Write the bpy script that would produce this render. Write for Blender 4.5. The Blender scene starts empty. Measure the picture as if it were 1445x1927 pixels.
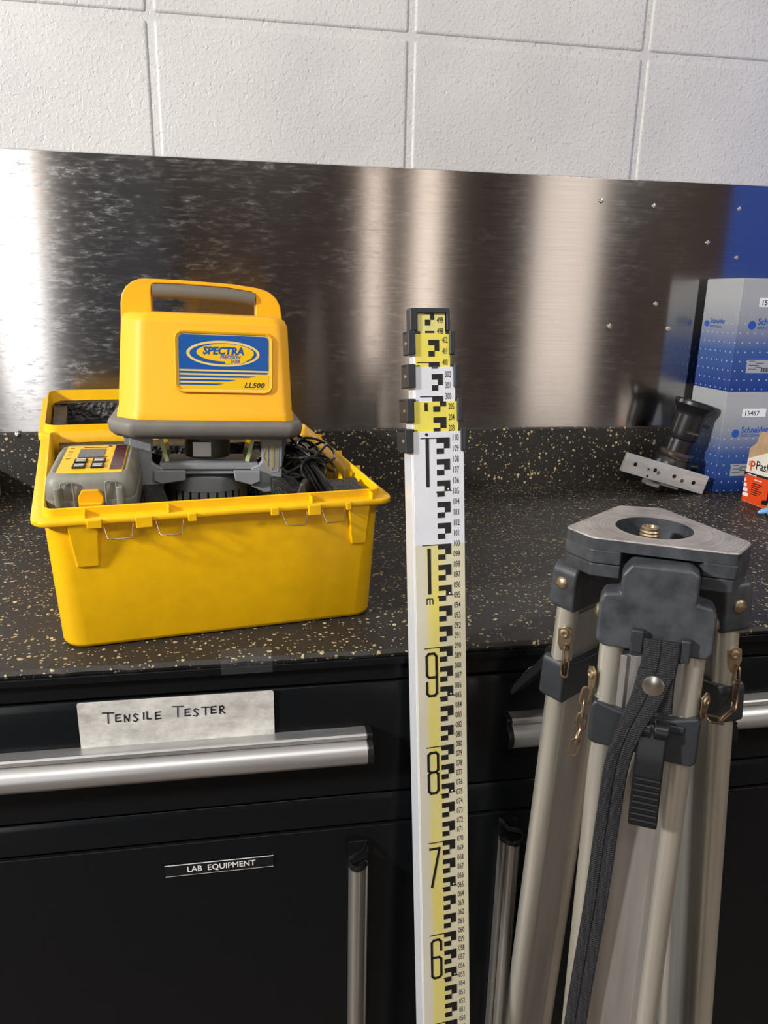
import bpy, bmesh, math, random
from mathutils import Vector, Matrix
from math import pi, sin, cos, radians as rad
random.seed(7)
S = bpy.context.scene
COL = S.collection

# ------------------------------------------------------------------ camera
YAW, PITCH, ROLL, FPX = 0.1742, 0.2787, 0.0201, 1410.6
CAM = Vector((-0.0445, -1.344, 1.2224))
fw = Vector((sin(YAW)*cos(PITCH), cos(YAW)*cos(PITCH), -sin(PITCH)))
rt = Vector((cos(YAW), -sin(YAW), 0)); up = rt.cross(fw)
r2 = cos(ROLL)*rt + sin(ROLL)*up; u2 = -sin(ROLL)*rt + cos(ROLL)*up
cd = bpy.data.cameras.new('camera'); cam = bpy.data.objects.new('camera', cd); COL.objects.link(cam)
M = Matrix((r2, u2, -fw)).transposed().to_4x4(); M.translation = CAM; cam.matrix_world = M
cd.sensor_fit = 'VERTICAL'; cd.sensor_height = 24; cd.lens = 24*FPX/1927; cd.clip_start = 0.02
S.camera = cam

# ------------------------------------------------------------------ world, lights, exposure
S.view_settings.view_transform = 'Standard'; S.view_settings.look = 'None'
S.view_settings.gamma = 1; S.view_settings.exposure = 0.0; S.view_settings.use_curve_mapping = False
wd = bpy.data.worlds.new('world'); S.world = wd; wd.use_nodes = True
wd.node_tree.nodes['Background'].inputs[0].default_value = (.9, .93, 1, 1)
wd.node_tree.nodes['Background'].inputs[1].default_value = 0.05
def area(name, loc, target, sx, sy, power, colr=(1, 1, 1)):
    l = bpy.data.lights.new(name, 'AREA'); l.shape = 'RECTANGLE'; l.size = sx; l.size_y = sy; l.energy = power; l.color = colr
    o = bpy.data.objects.new(name, l); COL.objects.link(o); o.location = loc
    d = Vector(target)-Vector(loc); o.rotation_euler = d.to_track_quat('-Z', 'Y').to_euler(); return o
area('daylight_left', (-2.25, -1.55, 2.05), (0, -.45, .95), .2, .2, 92, (1, .985, .97))
area('ceiling_lamp_light', (1.6, -1.9, 2.72), (1.0, -1.2, 0), .5, .4, 20, (1, .985, .96))
area('ceiling_lamp_light', (-.3, -2.3, 2.74), (-.2, -1.7, 0), 1.2, .3, 13, (1, .985, .96))
area('window_light_rear', (-1.78, -4.9, 1.6), (-1.78, 0, 1.6), .30, 2.3, 15, (1, 1, 1))
area('window_light_rear', (.93, -4.9, 1.45), (.93, 0, 1.45), .09, 2.6, 3.2, (1, .86, .74))
area('window_light_rear', (1.36, -4.9, 1.45), (1.36, 0, 1.45), .20, 2.6, 5.2, (1, .86, .74))
area('window_light_rear', (2.55, -4.9, 1.45), (2.55, 0, 1.45), .55, 2.6, 8.5, (1, .88, .78))
area('window_light_rear', (-1.56, -4.9, 2.1), (-1.56, 0, 2.1), .06, 1.0, 1.3, (1, .82, .66))

# ------------------------------------------------------------------ materials
def lin(c):
    return tuple(((v/255)/12.92 if v/255 <= .04045 else ((v/255+.055)/1.055)**2.4) for v in c)+(1,)
class NT:
    def __init__(s, name):
        s.m = bpy.data.materials.new(name); s.m.use_nodes = True; s.t = s.m.node_tree
        s.b = s.t.nodes['Principled BSDF']
    def n(s, typ, **kw):
        nd = s.t.nodes.new(typ)
        for k, v in kw.items():
            if k.startswith('i_'):
                key = k[2:]; key = int(key) if key.isdigit() else key.replace('_', ' ')
                nd.inputs[key].default_value = v
            else: setattr(nd, k, v)
        return nd
    def l(s, a, b): s.t.links.new(a, b)
    def set(s, **kw):
        for k, v in kw.items(): s.b.inputs[k.replace('_', ' ')].default_value = v
        return s
    def obj(s): return s.n('ShaderNodeTexCoord').outputs['Object']
    def math(s, op, a, b=None, c=None):
        nd = s.n('ShaderNodeMath', operation=op)
        for i, v in enumerate((a, b, c)):
            if v is None: continue
            if isinstance(v, (int, float)): nd.inputs[i].default_value = v
            else: s.l(v, nd.inputs[i])
        return nd.outputs[0]
    def mix(s, f, a, b):
        nd = s.n('ShaderNodeMix', data_type='RGBA')
        for i, v in ((0, f), (6, a), (7, b)):
            if isinstance(v, (int, float, tuple)): nd.inputs[i].default_value = v
            else: s.l(v, nd.inputs[i])
        return nd.outputs[2]
    def ramp(s, f, p):
        nd = s.n('ShaderNodeValToRGB'); e = nd.color_ramp.elements
        for i, (x, c) in enumerate(p):
            if i > 1: e.new(x)
            e[i].position = x; e[i].color = c if isinstance(c, tuple) else (c, c, c, 1)
        s.l(f, nd.inputs[0]); return nd.outputs[0]
    def noise(s, vec, scale, detail=3, rough=.5):
        nd = s.n('ShaderNodeTexNoise'); nd.inputs['Scale'].default_value = scale; nd.inputs['Detail'].default_value = detail
        nd.inputs['Roughness'].default_value = rough
        if vec is not None: s.l(vec, nd.inputs['Vector'])
        return nd.outputs['Fac']
    def scale(s, vec, sc):
        nd = s.n('ShaderNodeMapping'); nd.inputs['Scale'].default_value = sc; s.l(vec, nd.inputs[0]); return nd.outputs[0]
    def bump(s, h, strength=.3, dist=.001):
        nd = s.n('ShaderNodeBump'); nd.inputs['Strength'].default_value = strength; nd.inputs['Distance'].default_value = dist
        s.l(h, nd.inputs['Height']); s.l(nd.outputs[0], s.b.inputs['Normal'])
def simple(name, c, rough=.5, metal=0, bump=None, var=0, spec=None):
    t = NT(name); t.set(Base_Color=lin(c), Roughness=rough, Metallic=metal)
    if spec is not None: t.set(Specular_IOR_Level=spec)
    o = t.obj()
    if var:
        f = t.noise(o, 60, 4)
        a = lin(tuple(max(0, v*(1-var)) for v in c)); b = lin(tuple(min(255, v*(1+var*.6)) for v in c))
        t.l(t.mix(t.ramp(f, [(.3, 0.), (.7, 1.)]), a, b), t.b.inputs['Base Color'])
    if bump: t.bump(t.noise(o, bump[0], 4), bump[1], bump[2] if len(bump) > 2 else .0005)
    return t.m

def m_wall():
    t = NT('painted_block'); t.set(Roughness=.45); o = t.obj()
    t.l(t.mix(t.ramp(t.noise(o, 5, 3), [(.35, 0.), (.7, 1.)]), lin((196, 194, 193)), lin((208, 206, 204))), t.b.inputs['Base Color'])
    a = t.noise(o, 170, 3, .55); b = t.noise(o, 60, 3)
    pits = t.ramp(t.noise(t.scale(o, (1, 1, .8)), 120, 2), [(.30, 0.), (.37, 1.)])
    blobs = t.ramp(a, [(.5, 0.), (.68, 1.)])
    h = t.math('ADD', t.math('MULTIPLY', blobs, .55), t.math('ADD', t.math('MULTIPLY', b, .9), t.math('MULTIPLY', pits, .8)))
    t.bump(h, .48, .0016); return t.m
def m_rubber():
    t = NT('speckled_rubber'); o = t.obj(); t.set(Roughness=.55, Specular_IOR_Level=.45)
    base = t.mix(t.noise(o, 7, 3), lin((32, 30, 28)), lin((46, 42, 37)))
    warp = t.n('ShaderNodeTexNoise'); warp.inputs['Scale'].default_value = 160; t.l(o, warp.inputs['Vector'])
    vm = t.n('ShaderNodeVectorMath', operation='MULTIPLY_ADD'); t.l(warp.outputs['Color'], vm.inputs[0])
    vm.inputs[1].default_value = (.006, .006, .006); t.l(o, vm.inputs[2])
    col = base
    for sc, thr, rr, hue in ((150, .72, .33, (208, 186, 138)), (260, .68, .35, (182, 164, 126)), (80, .88, .20, (214, 182, 124))):
        v = t.n('ShaderNodeTexVoronoi'); v.inputs['Scale'].default_value = sc; t.l(vm.outputs[0], v.inputs['Vector'])
        sep = t.n('ShaderNodeSeparateColor'); t.l(v.outputs['Color'], sep.inputs[0])
        pick = t.math('GREATER_THAN', sep.outputs[0], thr)
        rad_ = t.math('MULTIPLY_ADD', sep.outputs[1], rr*.7, rr*.45)
        near = t.math('LESS_THAN', v.outputs['Distance'], rad_)
        hot = t.mix(sep.outputs[2], lin(hue), lin(tuple(int(k*.72) for k in hue)))
        col = t.mix(t.math('MULTIPLY', pick, near), col, hot)
    t.l(col, t.b.inputs['Base Color'])
    t.bump(t.noise(o, 420, 3, .6), .5, .0008); return t.m
def m_steel(name='brushed_steel', col=(172, 169, 166), smudge=True):
    t = NT(name); o = t.obj(); t.set(Metallic=1, Roughness=.18, Anisotropic=.9)
    tv = t.n('ShaderNodeCombineXYZ', i_2=1.0); t.l(tv.outputs[0], t.b.inputs['Tangent'])
    fine = t.noise(t.scale(o, (9, 9, 1500)), 1, 3, .6)
    mid = t.noise(t.scale(o, (2, 2, 130)), 1, 3)
    c = t.mix(fine, lin(tuple(int(k*.84) for k in col)), lin(tuple(min(255, int(k*1.1)) for k in col)))
    if smudge:
        sx = t.n('ShaderNodeSeparateXYZ'); t.l(o, sx.inputs[0])
        left = t.ramp(t.math('ADD', sx.outputs[0], .5), [(.2, 1.), (.75, .2)])
        w = t.noise(t.scale(o, (13, 1, 42)), 1, 7, .8)
        w2 = t.noise(t.scale(o, (40, 1, 150)), 1, 5, .75)
        sm = t.math('MULTIPLY', t.ramp(w, [(.44, 0.), (.68, 1.)]), t.ramp(w2, [(.46, 0.), (.66, 1.)]))
        sm = t.math('MULTIPLY', sm, left)
        c = t.mix(t.math('MULTIPLY', sm, .42), c, lin((205, 212, 222)))
        r = t.math('ADD', t.math('MULTIPLY', sm, .34), t.math('MULTIPLY_ADD', fine, .06, .12))
        t.l(r, t.b.inputs['Roughness'])
    t.l(c, t.b.inputs['Base Color'])
    t.bump(t.math('ADD', t.math('MULTIPLY', fine, .35), mid), .12, .0002); return t.m
def m_staff(hi):
    t = NT('staff_face_paint'); o = t.obj(); t.set(Roughness=.38)
    sx = t.n('ShaderNodeSeparateXYZ'); t.l(o, sx.inputs[0])
    x = sx.outputs[0]; z = sx.outputs[2]
    band = t.math('MULTIPLY', t.ramp(t.math('MULTIPLY_ADD', x, 20, .5), [(.20, 0.), (.30, 1.)]), t.ramp(t.math('MULTIPLY_ADD', x, 20, .5), [(.49, 1.), (.66, .22)]))
    wear = t.ramp(t.noise(t.scale(o, (60, 60, 9)), 1, 4), [(.35, .45), (.62, 1.)])
    yel = t.mix(t.math('MULTIPLY', band, wear), lin((214, 210, 192)), lin((226, 212, 108)))
    white = t.mix(t.noise(o, 40, 3), lin((214, 217, 224)), lin((232, 234, 240)))
    isw = t.math('GREATER_THAN', z, 1.0)
    c = t.mix(isw, yel, white)
    dirt = t.ramp(t.noise(t.scale(o, (300, 300, 160)), 1, 3), [(.70, 0.), (.78, .6)])
    c = t.mix(dirt, c, lin((150, 145, 130)))
    t.l(c, t.b.inputs['Base Color']); return t.m
def m_carton():
    # printed fade from grey to blue with rows of pale dots; print follows the carton's own height
    t = NT('printed_carton'); o = t.obj(); t.set(Roughness=.33, Specular_IOR_Level=.5)
    sx = t.n('ShaderNodeSeparateXYZ'); t.l(o, sx.inputs[0]); z = sx.outputs[2]
    c = t.ramp(t.math('MULTIPLY', z, 5), [(.0, lin((30, 58, 128))), (.36, lin((62, 90, 148))), (.60, lin((146, 150, 158))), (.8, lin((168, 170, 172)))])
    s_ = t.math('ADD', sx.outputs[0], sx.outputs[1])
    def fr(v, per, off): return t.math('SUBTRACT', t.math('FRACT', t.math('DIVIDE', t.math('ADD', v, off), per)), .5)
    per = .0162
    row = t.math('FLOOR', t.math('DIVIDE', t.math('ADD', z, .004), per))
    sh = t.math('MULTIPLY', t.math('MODULO', row, 2), per*.5)
    a = fr(t.math('ADD', s_, sh), per*.92, 10.0); b = fr(z, per, .004)
    d = t.math('ADD', t.math('POWER', a, 2), t.math('POWER', b, 2))
    dot = t.math('MULTIPLY', t.math('LESS_THAN', d, .0078), t.ramp(t.math('MULTIPLY', z, 5), [(.5, 1.), (.78, 0.)]))
    t.l(t.mix(t.math('MULTIPLY', dot, .75), c, lin((190, 205, 225))), t.b.inputs['Base Color']); return t.m
def m_weave():
    t = NT('woven_webbing'); o = t.obj(); t.set(Roughness=.7)
    w = t.n('ShaderNodeTexWave', bands_direction='DIAGONAL'); w.inputs['Scale'].default_value = 330; w.inputs['Distortion'].default_value = 1.0
    w2 = t.n('ShaderNodeTexWave', bands_direction='Z'); w2.inputs['Scale'].default_value = 170; w2.inputs['Distortion'].default_value = .6
    t.l(o, w.inputs['Vector']); t.l(o, w2.inputs['Vector'])
    h = t.math('MULTIPLY', w.outputs['Fac'], w2.outputs['Fac'])
    t.l(t.mix(h, lin((14, 14, 16)), lin((60, 60, 64))), t.b.inputs['Base Color']); t.bump(h, .8, .0008); return t.m
def m_headtop():
    t = NT('worn_head_top'); o = t.obj(); t.set(Roughness=.42, Metallic=.3)
    sx = t.n('ShaderNodeVectorMath', operation='LENGTH'); t.l(t.scale(o, (1, 1, 0)), sx.inputs[0])
    ring = t.noise(None, 1, 3); 
    cm = t.n('ShaderNodeCombineXYZ'); t.l(t.math('MULTIPLY', sx.outputs['Value'], 420), cm.inputs[0])
    rn = t.noise(cm.outputs[0], 1, 3)
    nz = t.noise(o, 40, 4)
    f = t.math('MULTIPLY_ADD', rn, .5, t.math('MULTIPLY', nz, .5))
    t.l(t.ramp(f, [(.35, lin((126, 120, 118))), (.65, lin((184, 176, 170)))]), t.b.inputs['Base Color'])
    t.bump(nz, .15, .0004); return t.m
def m_alu(name, c, rough=.38, st=(1, 1, .06)):
    t = NT(name); o = t.obj(); t.set(Metallic=.85, Roughness=rough)
    n = t.noise(t.scale(o, st), 90, 4)
    t.l(t.mix(t.ramp(n, [(.3, 0.), (.7, 1.)]), lin(tuple(int(k*.86) for k in c)), lin(c)), t.b.inputs['Base Color'])
    t.bump(t.noise(t.scale(o, st), 500, 2), .06, .0003); return t.m
def m_foam():
    t = NT('black_foam'); o = t.obj(); t.set(Roughness=.32, Specular_IOR_Level=.7)
    v = t.n('ShaderNodeTexVoronoi', feature='SMOOTH_F1'); v.inputs['Scale'].default_value = 170; t.l(o, v.inputs['Vector'])
    n = t.noise(o, 90, 5, .7)
    t.l(t.mix(n, lin((18, 18, 18)), lin((52, 50, 46))), t.b.inputs['Base Color'])
    t.bump(t.math('ADD', v.outputs['Distance'], n), 1.0, .004); return t.m
def m_plate():
    t = NT('whiteboard_strip'); o = t.obj(); t.set(Roughness=.4)
    n = t.noise(t.scale(o, (26, 26, 44)), 1, 6, .7)
    t.l(t.mix(t.ramp(n, [(.35, 0.), (.62, 1.)]), lin((172, 170, 166)), lin((222, 219, 212))), t.b.inputs['Base Color']); return t.m

W_ = m_wall(); RUB = m_rubber(); STEEL = m_steel()
YEL = simple('yellow_plastic', (244, 188, 0), .36, bump=(900, .05), var=.03)
YELH = simple('yellow_housing_plastic', (242, 174, 0), .5, bump=(1400, .18, .0004))
GREY = simple('grey_plastic', (138, 141, 144), .5, bump=(1200, .1), var=.04)
DGREY = simple('dark_warm_grey_rubber', (112, 108, 102), .55, bump=(900, .15), var=.05)
RGREY = simple('olive_grey_rubber', (128, 127, 116), .5, bump=(500, .12), var=.09)
GRIP = simple('grip_rubber', (104, 100, 92), .6)
BLUE = simple('label_blue', (24, 84, 158), .3)
LYEL = simple('label_yellow', (240, 190, 20), .3)
CREAM = simple('label_cream', (228, 200, 116), .35)
NAVY = simple('label_navy', (26, 44, 78), .35)
BLK = simple('black_print', (24, 24, 24), .35)
BPL = simple('black_plastic', (22, 23, 24), .3, spec=.35)
CORD = simple('black_cord', (20, 20, 20), .22)
CASTB = simple('charcoal_casting', (60, 63, 67), .45, bump=(160, .25, .0006), var=.3)
CLAMP = simple('charcoal_clamp_plastic', (44, 47, 51), .4, bump=(400, .1), var=.1)
FOAM = m_foam(); HEAD = m_headtop()
ALU = m_alu('aluminium_tube', (226, 222, 208)); ALUP = m_alu('aluminium_panel', (196, 192, 186), .42)
for k_ in (ALU, ALUP): k_.node_tree.nodes['Principled BSDF'].inputs['Metallic'].default_value = .75
HAND = m_alu('satin_handle', (210, 209, 208), .38, (.06, 1, 1)); HANDV = m_alu('satin_door_handle', (196, 192, 184), .33)
STSIDE = simple('staff_side', (226, 229, 232), .35, .3)
FACE = m_staff(True)
FYEL = simple('staff_yellow', (234, 220, 92), .38, var=.03); FWHT = simple('staff_white', (224, 227, 234), .38, var=.02)
FPAL = simple('staff_pale_yellow', (222, 214, 130), .38, var=.05)
PAINT = simple('black_enamel', (17, 19, 21), .2, bump=(30, .03, .001), spec=.22)
PAINT2 = simple('black_enamel_matt', (15, 16, 17), .34, bump=(30, .03, .001), spec=.2)
ZINC = simple('zinc', (210, 205, 196), .25, 1); BRASS = simple('brass_yellow_steel', (172, 154, 126), .4, .9, var=.12)
RUST = simple('rusty_wire', (150, 126, 100), .36, .85, var=.25)
WIRE = simple('bright_wire', (200, 180, 160), .25, 1)
PLATE = m_plate(); INK = simple('marker_ink', (22, 24, 40), .4)
WHT = simple('white_print', (236, 236, 236), .4)
LCD = simple('grey_display', (112, 112, 104), .2, var=.06); MAROON = simple('sensor_window', (74, 36, 44), .15)
GLASSY = simple('pale_green_glass_edge', (200, 214, 160), .1)
CART = m_carton(); SBLU = simple('carton_blue_print', (34, 84, 170), .4); GLAB = simple('pale_grey_label', (164, 168, 172), .4)
LENSB = simple('lens_black', (24, 24, 26), .33); LRING = simple('lens_metal_ring', (120, 108, 98), .25, .9)
PLT = m_alu('machined_plate', (226, 226, 226), .45, (.2, 1, 1)); PLT.node_tree.nodes['Principled BSDF'].inputs['Metallic'].default_value = .35
KRAFT = simple('kraft_card', (176, 146, 112), .7, var=.08); CWHT = simple('carton_white', (226, 220, 206), .5)
ORNG = simple('carton_orange', (226, 74, 22), .45); GLOVE = simple('blue_nitrile', (120, 176, 214), .45)
LOCK = simple('blue_locker_paint', (28, 84, 196), .4)
PANE = simple('pale_grey_paint', (176, 182, 186), .35)

# ------------------------------------------------------------------ mesh helpers
class MB:
    def __init__(s, m=None): s.bm = bmesh.new(); s.m = m or Matrix.Identity(4)
    def v(s, p): return s.bm.verts.new(s.m @ Vector(p))
    def box(s, x0, x1, y0, y1, z0, z1, rot=None):
        c = [(x, y, z) for x in (x0, x1) for y in (y0, y1) for z in (z0, z1)]
        if rot is not None: c = [rot @ Vector(q) for q in c]
        v = [s.v(q) for q in c]
        for f in ((0, 1, 3, 2), (4, 6, 7, 5), (0, 4, 5, 1), (2, 3, 7, 6), (0, 2, 6, 4), (1, 5, 7, 3)): s.bm.faces.new([v[i] for i in f])
        return s
    def quadbox(s, base, top):   # two 4-point rings
        a = [s.v(q) for q in base]; b = [s.v(q) for q in top]
        s.bm.faces.new(a[::-1]); s.bm.faces.new(b)
        for i in range(4): s.bm.faces.new((a[i], a[(i+1) % 4], b[(i+1) % 4], b[i]))
        return s
    def rings(s, rs, cap0=True, cap1=True, closed=False):
        vs = [[s.v(q) for q in r] for r in rs]; n = len(rs[0])
        pr = list(zip(vs, vs[1:])) + ([(vs[-1], vs[0])] if closed else [])
        for a, b in pr:
            for i in range(n): s.bm.faces.new((a[i], a[(i+1) % n], b[(i+1) % n], b[i]))
        if not closed:
            if cap0: s.bm.faces.new(vs[0][::-1])
            if cap1: s.bm.faces.new(vs[-1])
        return s
    def prism(s, pts, axis, a, b):
        def q(p, d):
            return {'x': (d, p[0], p[1]), 'y': (p[0], d, p[1]), 'z': (p[0], p[1], d)}[axis]
        return s.rings([[q(p, a) for p in pts], [q(p, b) for p in pts]])
    def cyl(s, p0, p1, r0, r1=None, n=20, cap=True):
        return s.tube([p0, p1], [r0, r0 if r1 is None else r1], n, cap)
    def tube(s, pts, r, n=8, cap=True):
        pts = [Vector(p) for p in pts]; k = len(pts)
        if not isinstance(r, (list, tuple)): r = [r]*k
        t0 = (pts[1]-pts[0]).normalized(); ref = Vector((0, 0, 1)) if abs(t0.z) < .9 else Vector((1, 0, 0))
        nrm = t0.cross(ref).normalized(); rs = []
        for i in range(k):
            t = (pts[min(i+1, k-1)]-pts[max(i-1, 0)]).normalized()
            nrm = (nrm - t*nrm.dot(t)).normalized(); b = t.cross(nrm)
            rs.append([pts[i]+(nrm*cos(2*pi*j/n)+b*sin(2*pi*j/n))*r[i] for j in range(n)])
        return s.rings(rs, cap, cap)
    def loop(s, pts, r, n=8):
        pts = [Vector(p) for p in pts]; k = len(pts); c = sum(pts, Vector())/k; rs = []
        nn = (pts[0]-c).cross(pts[k//4]-c).normalized()
        for i in range(k):
            t = (pts[(i+1) % k]-pts[i-1]).normalized(); a = t.cross(nn).normalized()
            rs.append([pts[i]+(a*cos(2*pi*j/n)+nn*sin(2*pi*j/n))*r for j in range(n)])
        return s.rings(rs, closed=True)
    def lathe(s, prof, p0=(0, 0, 0), ax=(0, 0, 1), n=40):
        ks = Vector(ax).length; prof = [(r*ks, h*ks) for r, h in prof]; ax = Vector(ax).normalized(); ref = Vector((1, 0, 0)) if abs(ax.x) < .9 else Vector((0, 1, 0))
        a = ax.cross(ref).normalized(); b = ax.cross(a); p0 = Vector(p0)
        return s.rings([[p0+ax*h+(a*cos(2*pi*j/n)+b*sin(2*pi*j/n))*max(r, 1e-5) for j in range(n)] for r, h in prof])
    def strip(s, pts, width, d=0.0004, plane='xz', y=0):   # flat pen stroke with thickness
        for (a, b) in zip(pts, pts[1:]):
            a = Vector(a); b = Vector(b); t = b-a
            if t.length < 1e-7: continue
            t.normalize(); n = Vector((-t.y, t.x))*width/2; e = t*width*.35
            q = [a-e-n, b+e-n, b+e+n, a-e+n]
            s.prism([(k.x, k.y) for k in q], 'y', y, y-d)
        return s
    def text(s, body, size, mat, bold=0, shear=0, sx=1, align='LEFT'):
        c = bpy.data.curves.new('t', 'FONT'); c.body = body; c.size = 1; c.offset = bold; c.shear = shear; c.align_x = align
        c.resolution_u = 2
        o = bpy.data.objects.new('t', c); COL.objects.link(o); bpy.context.view_layer.update()
        me = o.to_mesh(); k = len(s.bm.verts)
        mm = s.m @ mat @ Matrix.Diagonal((size*sx, size, size, 1))
        me2 = me.copy(); me2.transform(mm); s.bm.from_mesh(me2); o.to_mesh_clear()
        bpy.data.objects.remove(o); bpy.data.curves.remove(c); bpy.data.meshes.remove(me2); return s
    def build(s, name, mat, parent=None, bevel=0, seg=2, xf=None, ang=35, label=None, sub=0):
        bm = s.bm
        if xf:
            for v in bm.verts: v.co = xf(v.co)
        bmesh.ops.recalc_face_normals(bm, faces=bm.faces)
        for f in bm.faces: f.smooth = True
        for e in bm.edges:
            if len(e.link_faces) == 2 and e.calc_face_angle(0) > rad(ang): e.smooth = False
        me = bpy.data.meshes.new(name); bm.to_mesh(me); bm.free(); me.materials.append(mat)
        o = bpy.data.objects.new(name, me); COL.objects.link(o)
        if parent is not None: o.parent = parent
        if bevel:
            b = o.modifiers.new('b', 'BEVEL'); b.width = bevel; b.segments = seg; b.limit_method = 'ANGLE'; b.angle_limit = rad(32); b.harden_normals = True
        if sub:
            b = o.modifiers.new('s', 'SUBSURF'); b.levels = sub; b.render_levels = sub
        if label: o['label'] = label
        return o
def thing(name, label, cat, m=None, group=None):
    o = bpy.data.objects.new(name, None); COL.objects.link(o); o.empty_display_size = .02
    o.matrix_world = m if isinstance(m, Matrix) else Matrix.Translation(m or (0, 0, 0))
    o['label'] = label; o['category'] = cat
    if group: o['group'] = group
    return o
def tag(o, label, cat, group=None):
    o['label'] = label; o['category'] = cat
    if group: o['group'] = group
    return o
def struct(o, label=None):
    o['kind'] = 'structure'
    if label: o['label'] = label
    return o
def frame(loc, x, y, z):
    m = Matrix((Vector(x).normalized(), Vector(y).normalized(), Vector(z).normalized())).transposed().to_4x4(); m.translation = Vector(loc); return m
def rr(x0, x1, y0, y1, r, n=5):
    out = []
    for cx, cy, a0 in ((x1-r, y0+r, -90), (x1-r, y1-r, 0), (x0+r, y1-r, 90), (x0+r, y0+r, 180)):
        for k in range(n+1):
            a = rad(a0+90*k/n); out.append((cx+r*cos(a), cy+r*sin(a)))
    return out
def crom(pts, n=6, closed=False):
    P = [Vector(p) for p in pts]; out = []; k = len(P)
    g = (lambda i: P[i % k]) if closed else (lambda i: P[min(max(i, 0), k-1)])
    for i in range(k if closed else k-1):
        for j in range(n):
            t = j/n; a, b, c, d = g(i-1), g(i), g(i+1), g(i+2)
            out.append(.5*((2*b)+(c-a)*t+(2*a-5*b+4*c-d)*t*t+(3*b-a-3*c+d)*t**3))
    if not closed: out.append(P[-1])
    return out
XZ = lambda x, y, z: Matrix.Translation((x, y, z)) @ Matrix.Rotation(pi/2, 4, 'X')   # text standing in the xz plane, facing -y
ZC = .885

# ------------------------------------------------------------------ room
B_ = .406; X0 = -.1846; ZM = 1.6268
b = MB(); b.box(-3.0, 3.2, .0028, .15, 0, 2.8)
for i in range(-7, 9):
    for j in range(-8, 6):
        xa = max(X0+i*B_+.0045, -3.0); xb = min(X0+(i+1)*B_-.0045, 3.2); za = ZM+j*.203+.0045; zb = min(za+.194, 2.8)
        if xb-xa < .03 or za < .9 or zb-za < .03: continue
        b.box(xa, xb, 0, .02, za, zb)
struct(b.build('wall_back', W_, bevel=.0055, seg=4))
WP = simple('room_wall_paint', (106, 90, 82), .7, var=.1); FL = simple('room_floor', (96, 82, 72), .5, var=.1); CE = simple('ceiling_tile', (206, 202, 196), .8)
struct(MB().box(-3, 3.2, -5.0, .15, -.1, 0).build('floor', FL))
struct(MB().box(-3, 3.2, -5.0, .15, 2.8, 2.9).build('ceiling', CE))
struct(MB().box(-3.1, -3, -5.0, .15, 0, 2.8).build('wall_left', WP))
struct(MB().box(3.2, 3.3, -5.0, .15, 0, 2.8).build('wall_right', WP))
struct(MB().box(-3, 3.2, -5.1, -5.0, 0, 2.8).build('wall_rear', WP))

# ------------------------------------------------------------------ backsplash
bs = thing('steel_backsplash', 'brushed stainless steel sheet screwed to the white block wall above the black counter', 'backsplash', (0, -.001, .99))
bs_m = MB(); bs_m.box(-.52, 1.5, -.0015, .0008, .0005, .441); bs_m.build('steel_sheet', STEEL, bs, bevel=.0004)
for x, z, s_ in ((.5701, 1.3942, 1), (.6714, 1.3892, 1), (.8396, 1.3901, 1), (.848, 1.3062, .9), (.7857, 1.3306, 1), (.6097, 1.1789, 1.4), (.7279, 1.1756, 1.4), (.6962, 1.2204, 1)):
    q = MB(); q.lathe([(.0001, 0), (.0055*s_*.8, 0), (.0052*s_*.8, .001), (.0036*s_, .0022), (.0015*s_, .0026), (.0012*s_, .0018), (.0001, .0018)], (x, -.0015, z-.99), (0, -1, 0), 16)
    q.build('screw', ZINC, bs)

# ------------------------------------------------------------------ counter
wt = thing('rubber_worktop', 'long black rubber worktop flecked with tan, with matching upstand at the wall', 'counter', (0, 0, .876))
b = MB(); n = 220; pts = []
rs = []
for k in range(n+1):
    x = -.9+2.6*k/n; w = .0009*sin(x*91)+.0007*sin(x*207+1)+random.uniform(-.0006, .0006)
    rs.append([(x, -.6725+w, 0.0004), (x, -.6745+w+random.uniform(-.0004, .0004), .0045), (x, -.6715+w, .0082), (x, -.666, .009), (x, -.011, .009), (x, -.011, 0)])
b.rings(rs); b.build('rubber_mat', RUB, wt)
b = MB(); b.prism([(-.0105, 0), (-.0105, .1135), (-.009, .1155), (-.003, .1155), (-.003, 0)], 'x', -.9, 1.7); b.build('upstand', RUB, wt, bevel=.0008)
MB().box(-.9, 1.7, -.675, -.015, -.0075, 0).build('tray_lip', PAINT, wt, bevel=.001)
q = MB(); q.lathe([(.0001, 0), (.0045, 0), (.0042, .001), (.0028, .0025), (.0001, .003)], (-.4387, -.0105, .113), (0, -1, .3), 14); q.build('screw', ZINC, wt)

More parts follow.
